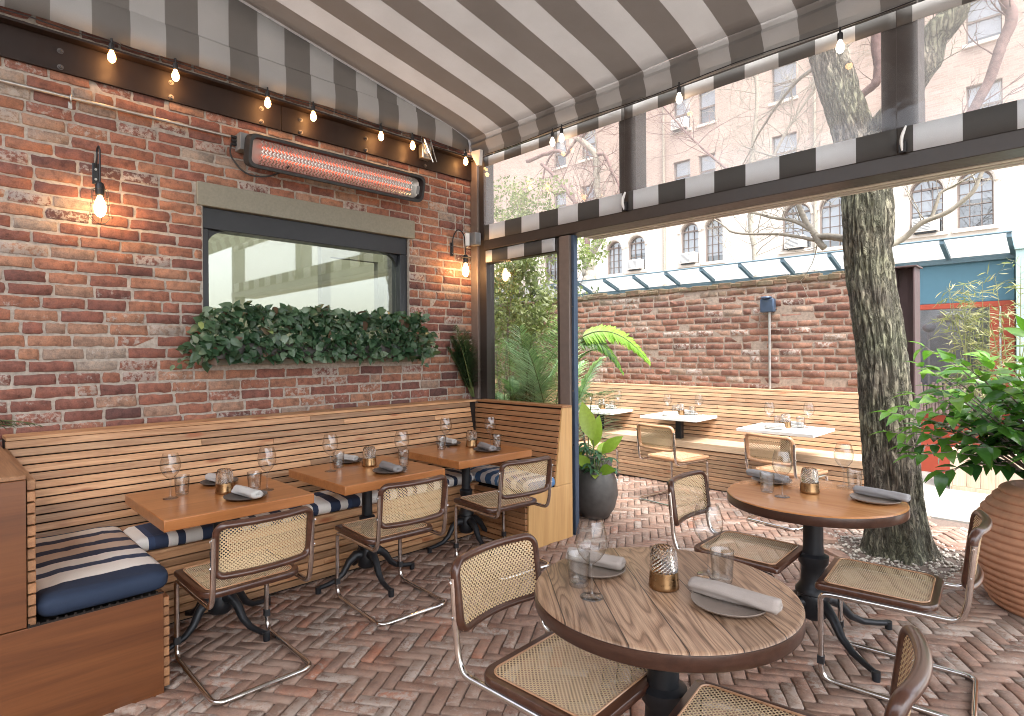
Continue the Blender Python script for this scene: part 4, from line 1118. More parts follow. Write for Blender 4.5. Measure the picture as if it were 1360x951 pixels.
def white_table(x, y, label):
    t = thing('terrace_table', label, 'table', (x, y, 0), 0, 'white topped terrace tables')
    mb = MB(); mb.box(-.35, .35, -.30, .30, .742, .772); mb.build('tabletop', 'white_marble', t, bevel=.003)
    mb = MB(); mb.box(-.035, .035, -.035, .035, .03, .741); mb.box(-.16, .16, -.16, .16, .72, .7415); mb.build('pedestal', 'black_iron', t, bevel=.003)
    mb = MB(); mb.box(-.26, .26, -.035, .035, .0, .035); mb.box(-.035, .035, -.26, .26, .001, .034); mb.build('foot', 'black_iron', t, bevel=.004)
    return t
TT3 = white_table(2.20, 2.03, 'white topped terrace table nearest the tree')
TT2 = dup(TT3, (.87, 2.40, 0), R(2), 'white topped terrace table in the middle')
TT1 = dup(TT3, (-.28, 2.42, 0), R(3), 'white topped terrace table farthest left, behind the potted plant')

# ------------------------------------------------------------------ tableware
def wine():
    o = MB()
    o.lathe([(.001, .0005), (.037, .0005), (.0375, .002), (.033, .004), (.012, .0065), (.0045, .012), (.0036, .03), (.0036, .09), (.0055, .103), (.012, .108), (.028, .122), (.042, .142), (.0495, .166), (.0500, .182), (.0465, .205), (.0405, .228), (.036, .243)], 40)
    return o
wm = wine()
W0 = wm.build('wine_glass', 'drinking_glass', angle=180)
def tumbler():
    mb = MB(); rad = lambda k, seg, i: 1 - (.035 if (k % 4 == 0 and 2 < i < 7) else 0)
    mb.lathe([(.001, .001), (.030, .001), (.0315, .004), (.0325, .012), (.034, .03), (.0355, .055), (.037, .078), (.0378, .092), (.0382, .105), (.0375, .1062), (.0362, .105), (.0335, .06), (.0305, .022), (.028, .014), (.001, .013)], 48, rad=rad)
    return mb
tm = tumbler().build('tumbler', 'drinking_glass', angle=60)
def candle(label):
    t = thing('candle_holder', label, 'candle holder', (0, 0, 0), 0, 'brass and cut glass candle holders')
    mb = MB(); mb.lathe([(.001, .001), (.046, .001), (.0495, .006), (.0475, .014), (.0455, .05), (.0448, .056), (.042, .0565), (.041, .02), (.001, .018)], 36); mb.build('brass_base', 'brushed_brass', t, angle=50)
    mb = MB(); seg = 36; rows = []
    zs = [.057 + .075 * i / 12 for i in range(13)]
    for i, z in enumerate(zs):
        u = (z - .057) / .075; r = .0435 - .003 * u - .008 * u ** 5
        rows.append([(r * (1 + (.055 if (k + i) % 2 else -.02)) * math.cos(2 * PI * k / seg), r * (1 + (.055 if (k + i) % 2 else -.02)) * math.sin(2 * PI * k / seg), z) for k in range(seg)])
    for z, r in ((.133, .027), (.125, .030), (.06, .038)): rows.append([(r * math.cos(2 * PI * k / seg), r * math.sin(2 * PI * k / seg), z) for k in range(seg)])
    mb.grid(rows, .5, True); mb.build('cut_glass_shade', 'cut_glass', t, smooth=False)
    return t
def plate(r=.11):
    mb = MB(); mb.lathe([(.001, .003), (r * .6, .001), (r * .72, .004), (r * .97, .012), (r, .017), (r * .985, .0185), (r * .95, .0155), (r * .72, .0085), (.001, .0075)], 48); return mb
PL = plate().build('plate', 'clay_plate', angle=60)
def napkin(L, r, seed):
    mb = MB(); rows = []; seg = 26; n = 26
    for i in range(n + 1):
        u = i / n; x = (u - .5) * L
        rr_ = r * (1 - .10 * abs(2 * u - 1) ** 3) * (.35 if i in (0, n) else 1)
        if i in (0, n): x *= .985
        row = []
        for k in range(seg):
            a = 2 * PI * k / seg
            q = rr_ * (1 + .26 * mn.noise(Vector((x * 9, math.cos(a) * 1.3, math.sin(a) * 1.3 + seed))) + .05 * mn.noise(Vector((x * 40, a * 2, seed))))
            if k in (5, 6): q *= .93     # the loose edge of the roll
            row.append((x, math.cos(a) * q * 1.12, max(-r * .62, math.sin(a) * q * .82)))
        rows.append(row)
    mb.grid(rows, .5, True)
    for row, o_ in ((rows[0], 0), (rows[-1], 1)):
        c = Vector((row[0][0], 0, 0)); m_ = len(mb.v)
        mb.v += [(row[k][0] + (.012 if not o_ else -.012), row[k][1] * .5, row[k][2] * .5) for k in range(seg)]
        base = 0 if not o_ else n * seg
        for k in range(seg):
            f = (base + k, base + (k + 1) % seg, m_ + (k + 1) % seg, m_ + k)
            mb.f.append(f if o_ else tuple(reversed(f))); mb.t.append(.5); mb.t2.append(0)
        mb.f.append(tuple(m_ + k for k in range(seg))); mb.t.append(.5); mb.t2.append(0)
    return mb
NPd = [napkin(1.0 * L, r, s_).build('napkin', 'grey_linen', angle=180) for L, r, s_ in ((.235, .030, 1), (.27, .028, 5), (.20, .027, 9))]
first = {}
def put(proto, key, x, y, z, rz, label, group, mat=None, scale=1.0):
    if key in first:
        o = proto.copy(); col.objects.link(o)
    else: o = proto; first[key] = 1
    if mat:
        k2 = (proto.data.name, mat)
        if k2 not in swap:
            d = proto.data.copy(); d.materials[0] = M[mat]; swap[k2] = d
        o.data = swap[k2]
    o.location = (x, y, z); o.rotation_euler = (0, 0, rz); o.scale = (scale,) * 3
    tag(o, label, key.replace('_', ' ').replace('0', '').replace('1', '').replace('2', '').strip(), group); return o
CH = candle('x'); cand_first = [True]
def candle_at(x, y, z, label):
    if cand_first[0]: o = CH; cand_first[0] = False
    else: o = dup(CH, (0, 0, 0), 0, label)
    o.location = (x, y, z); o['label'] = label
def setting(desc, z, wines, tumb, cand, plates, naps, pmat='clay_plate', nmat='grey_linen', side=('left', 'right')):
    """side: words for the first and second place"""
    for (x, y), s_ in zip(wines, side): put(W0, 'wine_glass', x, y, z + .0005, 0, f'empty wine glass at the {s_} place of the {desc}', 'wine glasses')
    for (x, y), s_ in zip(tumb, side): put(tm, 'tumbler', x, y, z + .0005, rng.uniform(0, 3), f'ribbed water tumbler at the {s_} place of the {desc}', 'water tumblers')
    if cand: candle_at(*cand, z, f'brass based cut glass candle holder on the {desc}')
    for (x, y, sc), s_ in zip(plates, side): put(PL, 'plate', x, y, z, 0, f'small dark plate at the {s_} place of the {desc}' if pmat != 'white_plate' else f'small pale plate at the {s_} place of the {desc}', 'plates', pmat, sc)
    for (x, y, rz, k, sc), s_, pl in zip(naps, side, plates):
        q = NPd[k]; nm = nmat if isinstance(nmat, str) else nmat[0 if s_ == side[0] else 1]
        put(q, 'napkin' + '012'[k], x, y, z + .0155 + .020 * sc, rz, f'rolled cloth napkin at the {s_} place of the {desc}', 'rolled napkins', nm, sc)['category'] = 'napkin'
setting('square table nearest the camera', .75, [(.815, -2.915), (1.005, -2.475)], [(.765, -2.845), (.965, -2.53)], (.89, -2.665), [(.615, -2.60, .95), (1.10, -2.63, 1.0)],
        [(.615, -2.62, R(5), 2, .95), (1.12, -2.63, R(6), 0, 1)], nmat=('white_linen', 'white_linen'), side=('far', 'near'))
setting('middle square table', .75, [(.775, -1.965), (1.00, -1.56)], [(.70, -1.865), (.955, -1.515)], (.80, -1.69), [(.56, -1.72, .95), (1.08, -1.71, 1.0)],
        [(.56, -1.72, R(10), 2, .95), (1.09, -1.71, R(-8), 0, 1)], nmat=('white_linen', 'grey_linen'), side=('far', 'near'))
setting('corner square table', .75, [(.56, -.83), (.79, -.545)], [(.62, -.925), (.885, -.56)], (.69, -.665), [(.47, -.73, .95), (.94, -.72, 1.0)],
        [(.47, -.73, R(-6), 2, 1), (.95, -.735, R(-18), 0, 1)], nmat=('white_linen', 'grey_linen'), side=('far', 'near'))
setting('foreground round table', .75, [(3.218, -2.367), (3.395, -1.945)], [(3.130, -2.322), (3.455, -1.965)], (3.34, -2.142), [(3.095, -2.175, .92), (3.555, -2.13, 1.02)],
        [(3.075, -2.16, R(10), 0, .95), (3.565, -2.125, R(3), 1, 1.05)], 'taupe_plate', ('taupe_linen', 'taupe_linen'), ('left', 'right'))
setting('round table by the tree', .75, [(3.165, -.655), (3.325, -.175)], [(3.065, -.60), (3.385, -.195)], (3.235, -.455), [(2.985, -.335, 1.0), (3.54, -.425, 1.05)],
        [(2.96, -.335, R(-14), 1, 1), (3.555, -.385, R(-10), 1, 1)], 'taupe_plate', ('blue_grey_linen', 'blue_grey_linen'), ('left', 'right'))
for desc, (cx, cy) in (('far left terrace table', (-.28, 2.42)), ('middle terrace table', (.87, 2.40)), ('terrace table nearest the tree', (2.20, 2.03))):
    setting(desc, .7725, [(cx - .14, cy - .02), (cx + .16, cy + .17)], [(cx - .09, cy + .06), (cx + .10, cy + .12)], (cx - .01, cy + .04),
            [(cx - .06, cy - .10, .9), (cx + .03, cy + .18, .85)], [(cx - .06, cy - .10, R(20), 2, .9), (cx + .03, cy + .18, R(-15), 2, .85)], 'white_plate', 'white_linen', ('near', 'far'))

# ------------------------------------------------------------------ plants
def rdir(rr, up=0.): 
    v = Vector((rr.gauss(0, 1), rr.gauss(0, 1), rr.gauss(0, 1) + up)); return v.normalized()
PB = thing('window_planter', 'long planter overflowing with dark green ivy-like leaves on the window sill', 'planter', (.12, -1.64, 1.49))
mb = MB(); mb.box(.02, .17, -2.47, -.79, 1.492, 1.60); mb.build('trough', 'dark_pot', PB, world=True, bevel=.004)
rr = random.Random(41); mb = MB(); st = MB()
OV = ((0, .05), (.12, .62), (.32, 1.0), (.58, .86), (.82, .45), (1, .02))
for i in range(1900):
    y = rr.uniform(-2.60, -.70); edge = min(1, (y + 2.64) / .12, (-.66 - y) / .12)
    h = 1.80 + .05 * mn.noise(Vector((y * 5, 0, 0))) + .03 * rr.random()
    z = rr.uniform(1.485, h) if rr.random() < .8 else h + rr.uniform(-.03, .03)
    z = 1.49 + (z - 1.49) * max(.35, edge); x = .04 + rr.random() ** .6 * (.20 + .05 * mn.noise(Vector((y * 4, z * 8, 2))))
    d = Vector((rr.gauss(.6, .5), rr.gauss(0, .8), rr.gauss(-.05, .7))); nrm = Vector((rr.gauss(.8, .4), rr.gauss(0, .5), rr.gauss(.6, .4)))
    cl = mn.noise(Vector((y * 3.3, z * 5, 4))) * .5 + .42
    tone = min(1, max(0, cl + rr.gauss(0, .17)))
    if rr.random() < .02: tone = .93
    L = rr.uniform(.04, .085); mb.leaf(Vector((x, y, z)), d, nrm, L, L * rr.uniform(.6, .85), tone, rr.uniform(.1, .5), .1, OV)
for y, z in ((-2.63, 1.56), (-2.60, 1.50), (-.66, 1.52), (-.70, 1.49), (-.64, 1.60)):
    for k in range(14):
        mb.leaf(Vector((.10 + rr.gauss(0, .03), y + rr.gauss(0, .03), z + rr.gauss(0, .03))), rdir(rr), rdir(rr, 1), .05, .035, rr.uniform(.4, .9), .2, .1, OV)
for i in range(60):
    y = rr.uniform(-2.5, -.8); p = Vector((.1, y, 1.58)); q = p + Vector((rr.uniform(0, .12), rr.gauss(0, .06), rr.uniform(.1, .22)))
    st.tube([p, (p + q) / 2 + Vector((.02, 0, .02)), q], .0018, 4)
mb.build('foliage', 'ivy_leaf', PB, world=True, angle=180); st.build('stems', 'green_stem', PB, world=True)

def palm_frond(mb, st, base, az_, length, rise, droop, n=34, ll=.22, lw=.016, rr=rng, tone=.5, twist=0):
    pts = []; d = Vector((math.cos(az_), math.sin(az_), 0))
    for i in range(13):
        u = i / 12; pts.append(Vector(base) + d * (length * (u * .9)) + Vector((0, 0, rise * u - droop * u * u)))
    st.tube(pts, [.007 * (1 - .8 * i / 12) + .001 for i in range(13)], 6)
    side = d.cross(Vector((0, 0, 1))); tz = Vector((0, 0, 1)) * math.sin(twist); side = side * math.cos(twist) + tz
    for i in range(n):
        u = .14 + .86 * i / (n - 1); k = min(11, int(u * 12)); f = u * 12 - k; p = pts[k].lerp(pts[min(12, k + 1)], f)
        tn = (pts[min(12, k + 1)] - pts[k]).normalized()
        L = ll * math.sin(PI * min(1, (.15 + u * .80))) ** .7
        for s_ in (1, -1):
            dd = (side * s_ + tn * (.55 + .5 * u) + Vector((0, 0, (.15 if not twist else -.18) + rr.gauss(0, .07)))).normalized()
            nn = Vector((0, 0, 1)) * math.cos(twist) - d.cross(Vector((0, 0, 1))) * math.sin(twist) + side * (-s_ * .25)
            mb.leaf(p, dd, nn, L * rr.uniform(.9, 1.08), lw, min(1, max(0, tone + rr.gauss(0, .18))), rr.uniform(.2, .45), .05, ((0, .3), (.3, 1), (.7, .8), (1, .05)))
def palm(name, label, base, fronds, mat, cat='palm', stem=True):
    t = thing(name, label, cat, base); mb = MB(); st = MB(); rr = random.Random(len(label))
    for f in fronds: palm_frond(mb, st, f[0], *f[1:7], rr=rr, **(f[7] if len(f) > 7 else {}))
    mb.build('fronds', mat, t, world=True, angle=180); st.build('stalks', 'green_stem', t, world=True); return t
rr = random.Random(51)
fr_ = []
for i in range(26):
    a = rr.uniform(0, 2 * PI); bx, by = -.15 + rr.gauss(0, .22), .75 + rr.gauss(0, .15)
    fr_.append(((bx, by, rr.uniform(.35, .6)), a, rr.uniform(.4, .75), rr.uniform(.9, 1.7), rr.uniform(.15, .7), 36, .26, dict(tone=rr.uniform(.3, .8))))
for (x, y, a, L, ri, dr) in ((.35, .85, R(20), .5, 1.9, .75), (.2, .7, R(-20), .7, 1.65, .6), (.1, .9, R(60), .5, 1.8, .7), (.45, .6, R(150), .7, 1.75, .75), (.3, .6, R(-60), .35, 1.35, .4)):
    fr_.append(((x, y, .3), a, L, ri, dr, 40, .28, dict(tone=.85, lw=.018)))
for k in range(13):
    x = rr.uniform(-.45, .95); fr_.append(((x, rr.uniform(.38, .8), rr.uniform(.3, .5)), rr.uniform(R(150), R(390)), rr.uniform(.15, .5), rr.uniform(1.45, 2.0), rr.uniform(.35, .75), 44, .36, dict(tone=rr.uniform(.5, .95), lw=.020)))
palm('palm_plant', 'dense green palm standing outside the fixed window', (.1, .8, 0), fr_, 'palm_leaf')
PP = thing('palm_planter', 'dark planter box holding the palm outside the fixed window', 'planter', (.1, .8, 0))
mb = MB(); mb.box(-.5, .8, .4, 1.15, 0, .42); mb.build('box', 'dark_pot', PP, world=True, bevel=.01)
mb = MB(); mb.box(-.46, .76, .44, 1.11, .4205, .43); mb.build('soil', 'soil', PP, world=True)
palm('palm_plant', 'bright lime palm frond arching out from behind the door jamb', (.75, .8, .4),
     [((.80, .52, 1.60), R(41), .80, .62, .80, 70, .125, dict(tone=.8, lw=.017, twist=R(-62))), ((.78, .55, 1.55), R(34), .52, .50, .72, 50, .12, dict(tone=.15, lw=.015, twist=R(-50))), ((.80, .55, 1.4), R(65), .40, .45, .35, 34, .10, dict(tone=.4, lw=.011))], 'bright_palm_leaf')
palm('hanging_palm', 'dark feathery palm tips in the corner between brick wall and post', (.03, -.12, 1.1),
     [((.05 + .01 * (k % 4), -.10, 1.10), R(-60 - 9 * (k % 5)), .12 + .045 * (k % 6), .56 + .05 * (k % 4), .04 + .05 * (k % 3), 30, .15, dict(tone=.15 + .06 * (k % 5), lw=.013)) for k in range(13)], 'dark_palm_leaf')
palm('potted_palm', 'dark palm leaf tips peeking in at the left picture edge above the bench', (.45, -3.92, 1.05),
     [((.30, -4.10, 1.06), R(92), .76, .42, .33, 30, .15, dict(tone=.1, lw=.010)), ((.26, -4.10, 1.06), R(84), .66, .30, .20, 26, .14, dict(tone=.2, lw=.010)), ((.34, -4.1, 1.06), R(97), .62, .48, .36, 26, .14, dict(tone=.15, lw=.010))], 'dark_palm_leaf')

def bush(name, label, cat, base, blobs, n, L, mat, seed, nb=5, asp=.5):
    t = thing(name, label, cat, base); rr = random.Random(seed); mb = MB(); st = MB()
    for i in range(n):
        c, r = rr.choice(blobs); d = rdir(rr); q = rr.random() ** .4
        p = Vector(c) + Vector((d.x * r[0], d.y * r[1], d.z * r[2])) * q
        if mn.noise(p * 2.2 + Vector((seed, 0, 0))) < -.16: continue
        tone = min(1, max(0, .5 + mn.noise(p * 1.8) * .5 + rr.gauss(0, .15)))
        ll = L * rr.uniform(.7, 1.3); mb.leaf(p, rdir(rr), rdir(rr, .8), ll, ll * asp, tone, .2, .1)
    for c, r in blobs:
        for k in range(nb):
            d = rdir(rr, .5); q = Vector(c) + Vector((d.x * r[0], d.y * r[1], d.z * r[2])) * .85; p = Vector(base) + Vector((rr.gauss(0, .05), rr.gauss(0, .05), 0))
            m_ = (p + q) / 2 + Vector((rr.gauss(0, .1), rr.gauss(0, .1), .1)); st.tube([p, m_, q], [.018, .01, .003], 5)
    mb.build('foliage', mat, t, world=True, angle=180); st.build('branches', 'twig', t, world=True); return t
bush('garden_shrub', 'tall loose olive green shrub behind the palm outside the window', 'shrub', (-1.8, 2.3, 0),
     [((-2.0, 2.1, 1.6), (.9, .5, 1.1)), ((-1.5, 2.0, 2.4), (.8, .4, .8)), ((-2.4, 2.2, 2.7), (.8, .5, .7)), ((-.9, 1.7, 1.7), (.55, .35, .9)), ((-3.0, 2.2, 2.2), (.8, .5, 1.2)), ((-.9, 1.6, 2.3), (.5, .3, .5))], 13000, .075, 'bush_leaf', 61, nb=2)
bush('leafy_tree', 'light green leafy tree rising behind the garden wall at the upper left', 'tree', (-3.6, 4.3, 0),
     [((-3.5, 4.2, 3.9), (.8, .5, .75)), ((-3.1, 4.4, 4.4), (.7, .5, .5)), ((-2.6, 4.3, 3.7), (.8, .5, .45)), ((-3.9, 4.3, 4.4), (.6, .5, .6)), ((-2.1, 4.3, 3.3), (.6, .4, .35))], 5200, .07, 'bush_leaf', 67)
bush('garden_shrub', 'small green shrub peeking over the left end of the garden wall', 'shrub', (-1.5, 3.5, 0), [((-1.4, 3.4, 2.25), (.45, .3, .35))], 700, .06, 'bush_leaf', 69)

# croton in dark round pot on the terrace side of the jamb
CR = thing('potted_croton', 'yellow green leafy plant in a dark round pot beside the door jamb', 'potted plant', (1.06, .52, 0))
mb = MB(); mb.lathe([(.001, 0), (.09, 0), (.12, .01), (.175, .10), (.205, .22), (.195, .34), (.165, .42), (.150, .44), (.138, .43), (.15, .36), (.12, .35), (.001, .35)], 36); mb.build('pot', 'dark_pot', CR, angle=60)
mb = MB(); mb.lathe([(.001, .365), (.145, .36)], 24); mb.build('soil', 'soil', CR)
rr = random.Random(71); mb = MB(); st = MB()
BIG = ((0, .04), (.1, .45), (.3, .95), (.55, 1.0), (.8, .6), (1, .02))
for (x, y, z, dx, dy, dz, L, Wd, tn) in ((.02, -.06, .72, -.25, -.15, 1, .36, .15, .9), (-.03, .02, .64, .25, -.1, 1, .30, .12, .7), (.06, .02, .60, .7, .1, .6, .25, .11, .5), (-.08, -.04, .5, -.6, -.3, .6, .26, .11, .8),
                                          (.0, -.08, .48, .1, -.9, .5, .24, .10, .6), (.08, -.04, .45, .9, -.4, .2, .22, .10, .3), (-.02, .08, .55, -.1, .9, .6, .25, .11, .5), (.03, -.02, .42, .5, -.8, .1, .22, .09, .9)):
    p = Vector((x, y, z)); mb.leaf(p, Vector((dx, dy, dz)), Vector((.4, -.7, .3)), L, Wd, tn, .18, .12, BIG); st.tube([(x * .2, y * .2, .36), (x * .6, y * .6, (z + .36) / 2), p], .005, 6)
mb.build('croton_leaves', 'croton_leaf', CR, angle=180)
mb = MB()
for k in range(22):
    a = rr.uniform(0, 2 * PI); q = rr.uniform(.08, .17); p = Vector((math.cos(a) * q, math.sin(a) * q, rr.uniform(.40, .58) if k % 3 else rr.uniform(.58, .72)))
    st.tube([(math.cos(a) * .03, math.sin(a) * .03, .36), p], .003, 5)
    for j in range(7):
        b_ = a + j * 2 * PI / 7; mb.leaf(p, Vector((math.cos(b_), math.sin(b_), -.15)), Vector((0, 0, 1)), rr.uniform(.07, .11), .034, rr.random(), .3, .08, OV)
mb.build('palmate_leaves', 'umbrella_leaf', CR, angle=180); st.build('stems', 'green_stem', CR)

# big terracotta pot and ficus at the right edge
FP = thing('terracotta_pot', 'large ribbed terracotta pot at the right edge holding a ficus', 'plant pot', (4.19, .80, 0))
prof = []
for i in range(121):
    u = i / 120; z = .71 * u; r = .235 + .175 * math.sin(PI * min(1, (u * .80 + .13))) - .028 * max(0, (u - .8) / .2)
    r += (.016 * abs(math.sin(PI * u * 17)) ** .8); prof.append((r, z))
prof = [(.001, 0)] + prof + [(prof[-1][0] - .02, .715), (prof[-1][0] - .035, .70), (prof[-1][0] - .03, .60), (.001, .595)]
mb = MB(); mb.lathe(prof, 72); mb.build('pot', 'terracotta', FP, angle=70)
mb = MB(); mb.lathe([(.001, .63), (.31, .62)], 30); mb.build('soil', 'soil', FP)
FC = thing('ficus_plant', 'glossy green ficus spreading over the ribbed terracotta pot', 'plant', (4.19, .80, .63))
rr = random.Random(81); mb = MB(); st = MB()
tips = []
for k in range(74):
    a = rr.uniform(0, 2 * PI); rad = .72 * math.sqrt(rr.random()); zt = rr.uniform(.30, 1.10) * (1 - .25 * rad)
    if k < 14: a = rr.uniform(R(120), R(260)); rad = rr.uniform(.50, .78); zt = rr.uniform(.28, .80)
    tips.append(Vector((math.cos(a) * rad, math.sin(a) * rad, zt)))
tips += [Vector((-.80, -.25, .36)), Vector((-.82, -.16, .48)), Vector((-.64, -.42, .25)), Vector((-.50, -.42, .17))]
FL = ((0, .04), (.1, .5), (.28, 1.0), (.55, .86), (.8, .42), (1, .02))
for tp in tips:
    b0 = Vector((rr.gauss(0, .04), rr.gauss(0, .04), 0)); m1 = b0.lerp(tp, .45) + Vector((0, 0, .13)); pts = [b0, b0.lerp(m1, .5) + Vector((0, 0, .03)), m1, m1.lerp(tp, .5) + Vector((0, 0, .03)), tp]
    st.tube(pts, [.010, .008, .006, .004, .002], 6)
    for j in range(15):
        u = .42 + .58 * j / 14; s_ = u * 4; k = min(3, int(s_)); p = pts[k].lerp(pts[k + 1], s_ - k); tn = (pts[k + 1] - pts[k]).normalized()
        sd = tn.cross(Vector((0, 0, 1))).normalized() * (1 if j % 2 else -1)
        d = sd * .9 + tn * .55 + Vector((rr.gauss(0, .2), rr.gauss(0, .2), rr.gauss(-.1, .3)))
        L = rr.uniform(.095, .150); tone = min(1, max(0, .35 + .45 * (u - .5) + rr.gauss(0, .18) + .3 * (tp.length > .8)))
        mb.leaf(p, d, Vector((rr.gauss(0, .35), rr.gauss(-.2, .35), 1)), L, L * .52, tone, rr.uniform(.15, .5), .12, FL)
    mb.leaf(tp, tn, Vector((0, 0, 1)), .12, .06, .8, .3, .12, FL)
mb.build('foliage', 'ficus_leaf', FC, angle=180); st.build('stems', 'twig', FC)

# ------------------------------------------------------------------ big tree through the paving
TR = thing('street_tree', 'thick rough barked tree trunk growing through the terrace, leaning left higher up', 'tree', (3.26, 1.36, 0))
axis_pts = [(3.27, 1.36, -.05), (3.265, 1.36, .12), (3.245, 1.36, .43), (3.205, 1.35, 1.03), (3.16, 1.35, 1.6), (3.085, 1.35, 2.2), (3.07, 1.35, 2.7), (2.99, 1.35, 3.2), (2.80, 1.35, 3.95), (2.62, 1.4, 4.8)]
rads = [.27, .225, .198, .182, .172, .170, .178, .152, .14, .12]
def cat(P, u):
    n = len(P) - 1; s_ = min(max(u * n, 0), n - 1e-6); k = int(s_); f = s_ - k
    p0, p1, p2, p3 = P[max(k - 1, 0)], P[k], P[k + 1], P[min(k + 2, n)]
    return .5 * ((2 * p1) + (p2 - p0) * f + (2 * p0 - 5 * p1 + 4 * p2 - p3) * f * f + (3 * p1 - p0 - 3 * p2 + p3) * f ** 3)
AP = [Vector(p) for p in axis_pts]; NR, NS = 330, 120
rows = []
for i in range(NR + 1):
    u = i / NR; c = cat(AP, u); r = cat(rads, u); row = []
    for k in range(NS):
        a = 2 * PI * k / NS; ca_, sa_ = math.cos(a), math.sin(a)
        z = c.z
        wv = Vector((ca_ * 1.3, sa_ * 1.3, z * .55)); f1 = mn.noise(wv * 1.1)
        warp = mn.noise(Vector((ca_ * 2, sa_ * 2, z * 2.2))) * .9
        rid = abs(mn.noise(Vector((ca_ * 5.2 + warp, sa_ * 5.2 + warp, z * 2.6)))); rid2 = abs(mn.noise(Vector((ca_ * 11 + warp, sa_ * 11, z * 7 + 3))))
        f2 = mn.noise(Vector((ca_ * 16, sa_ * 16, z * 14)))
        root = .20 * max(0, 1 - z / .28) ** 2 * (math.sin(a * 5 + 1) * .5 + .3) if z < .28 else 0
        rr_ = r * (1 + .10 * f1 + root) - .022 * (1 - min(1, rid * 3.6)) - .008 * (1 - min(1, rid2 * 3.5)) + .003 * f2
        row.append((c.x + rr_ * ca_, c.y + rr_ * sa_, c.z))
    rows.append(row)
mb = MB(); mb.grid(rows, .5, True); mb.build('trunk', 'tree_bark', TR, world=True, angle=180)
def limb(pts, r0, r1, mat, parent, nm='limb', twn=0, seed=0, tl=(.25, .7), tr=.006, yb=.5):
    P = [Vector(p) for p in pts]; n = max(8, len(P) * 6); path = [cat(P, i / n) for i in range(n + 1)]
    rr = random.Random(seed)
    path = [p + Vector((mn.noise(p * 6) * r0 * .5, mn.noise(p * 6 + Vector((9, 0, 0))) * r0 * .5, mn.noise(p * 6 + Vector((0, 7, 0))) * r0 * .5)) for p in path]
    mb = MB(); rs = [r0 + (r1 - r0) * i / n for i in range(n + 1)]
    rs = [r * (1 + .15 * mn.noise(Vector((i * .8, seed, 0)))) for i, r in enumerate(rs)]; mb.tube(path, rs, 12)
    o = mb.build(nm, mat, parent, world=True, angle=180)
    if twn:
        tw_ = MB()
        for k in range(twn):
            i = rr.randrange(n // 4, n + 1); p = path[i]; t_ = (path[min(n, i + 1)] - path[max(0, i - 1)]).normalized()
            d = (t_ * .6 + rdir(rr, .35) * .9); d.y *= yb; twig(tw_, p, d.normalized(), rr.uniform(*tl), tr * rr.uniform(.6, 1.2), rr, 2)
        tw_.build('twigs', mat, o, world=True, angle=180)
    return o
def twig(mb, p, d, L, r, rr, lev):
    pts = [Vector(p)]; q = Vector(p); dd = Vector(d); n = 6
    for i in range(n):
        dd = (dd + rdir(rr, .12) * .28).normalized(); q = q + dd * (L / n); pts.append(q.copy())
    mb.tube(pts, [r * (1 - .75 * i / n) for i in range(n + 1)], 4 if lev < 2 else 5, cap=False)
    if lev > 0:
        for k in range(rr.randint(2, 4)):
            i = rr.randint(2, n); s_ = rdir(rr, .3); twig(mb, pts[i], (dd + s_ * .9).normalized(), L * rr.uniform(.35, .6), r * .5, rr, lev - 1)
TW_ = 'pale_bark'
limb([(3.0, 1.45, 2.42), (2.85, 1.6, 2.447), (2.72, 1.6, 2.50), (2.618, 1.6, 2.532), (2.498, 1.6, 2.755), (2.475, 1.6, 2.905), (2.47, 1.62, 3.1)], .034, .018, TW_, TR, twn=5, seed=1)
limb([(2.618, 1.6, 2.532), (2.66, 1.6, 2.45), (2.698, 1.6, 2.391)], .030, .026, TW_, TR)
limb([(2.63, 1.6, 2.50), (2.591, 1.6, 2.477), (2.355, 1.6, 2.565), (2.133, 1.6, 2.597), (1.894, 1.6, 2.654), (1.798, 1.6, 2.727), (1.559, 1.6, 2.914)], .018, .006, TW_, TR, twn=12, seed=2, tl=(.15, .45), tr=.0045)
limb([(2.615, 1.6, 2.533), (2.497, 1.6, 2.636), (2.298, 1.6, 2.716), (1.896, 1.6, 2.876), (1.56, 1.6, 3.048)], .020, .006, TW_, TR, twn=14, seed=3, tl=(.15, .5), tr=.0045)
limb([(3.175, 1.5, 2.335), (3.265, 1.55, 2.382), (3.394, 1.55, 2.485), (3.579, 1.55, 2.556), (3.707, 1.55, 2.664), (3.754, 1.55, 2.783), (3.821, 1.55, 2.923), (3.868, 1.55, 3.032)], .024, .008, TW_, TR, twn=10, seed=4, tl=(.15, .5), tr=.0045)
limb([(3.455, 1.55, 2.50), (3.49, 1.55, 2.62), (3.52, 1.55, 2.701), (3.615, 1.55, 2.74), (3.754, 1.55, 2.818)], .014, .007, TW_, TR, twn=6, seed=5, tl=(.15, .4), tr=.004)
limb([(3.12, 1.40, 2.85), (3.30, 1.47, 3.0), (3.435, 1.5, 3.049), (3.596, 1.5, 3.119), (3.698, 1.5, 3.222), (3.788, 1.5, 3.373), (3.843, 1.5, 3.535), (3.884, 1.5, 3.663), (3.933, 1.5, 3.801), (3.905, 1.5, 3.954), (3.838, 1.5, 4.195)], .028, .038, 'reddish_bark', TR, twn=10, seed=6)
limb([(3.04, 1.36, 2.95), (3.2, 1.33, 3.2), (3.40, 1.32, 3.50), (3.55, 1.32, 3.80), (3.66, 1.32, 4.1), (3.8, 1.32, 4.6)], .11, .085, 'tree_bark', TR, twn=6, seed=7)
limb([(2.90, 1.45, 3.45), (3.011, 1.5, 3.575), (3.10, 1.5, 3.64), (3.13, 1.5, 3.75), (3.118, 1.5, 3.9), (3.125, 1.5, 4.2)], .022, .05, 'reddish_bark', TR, twn=5, seed=8)
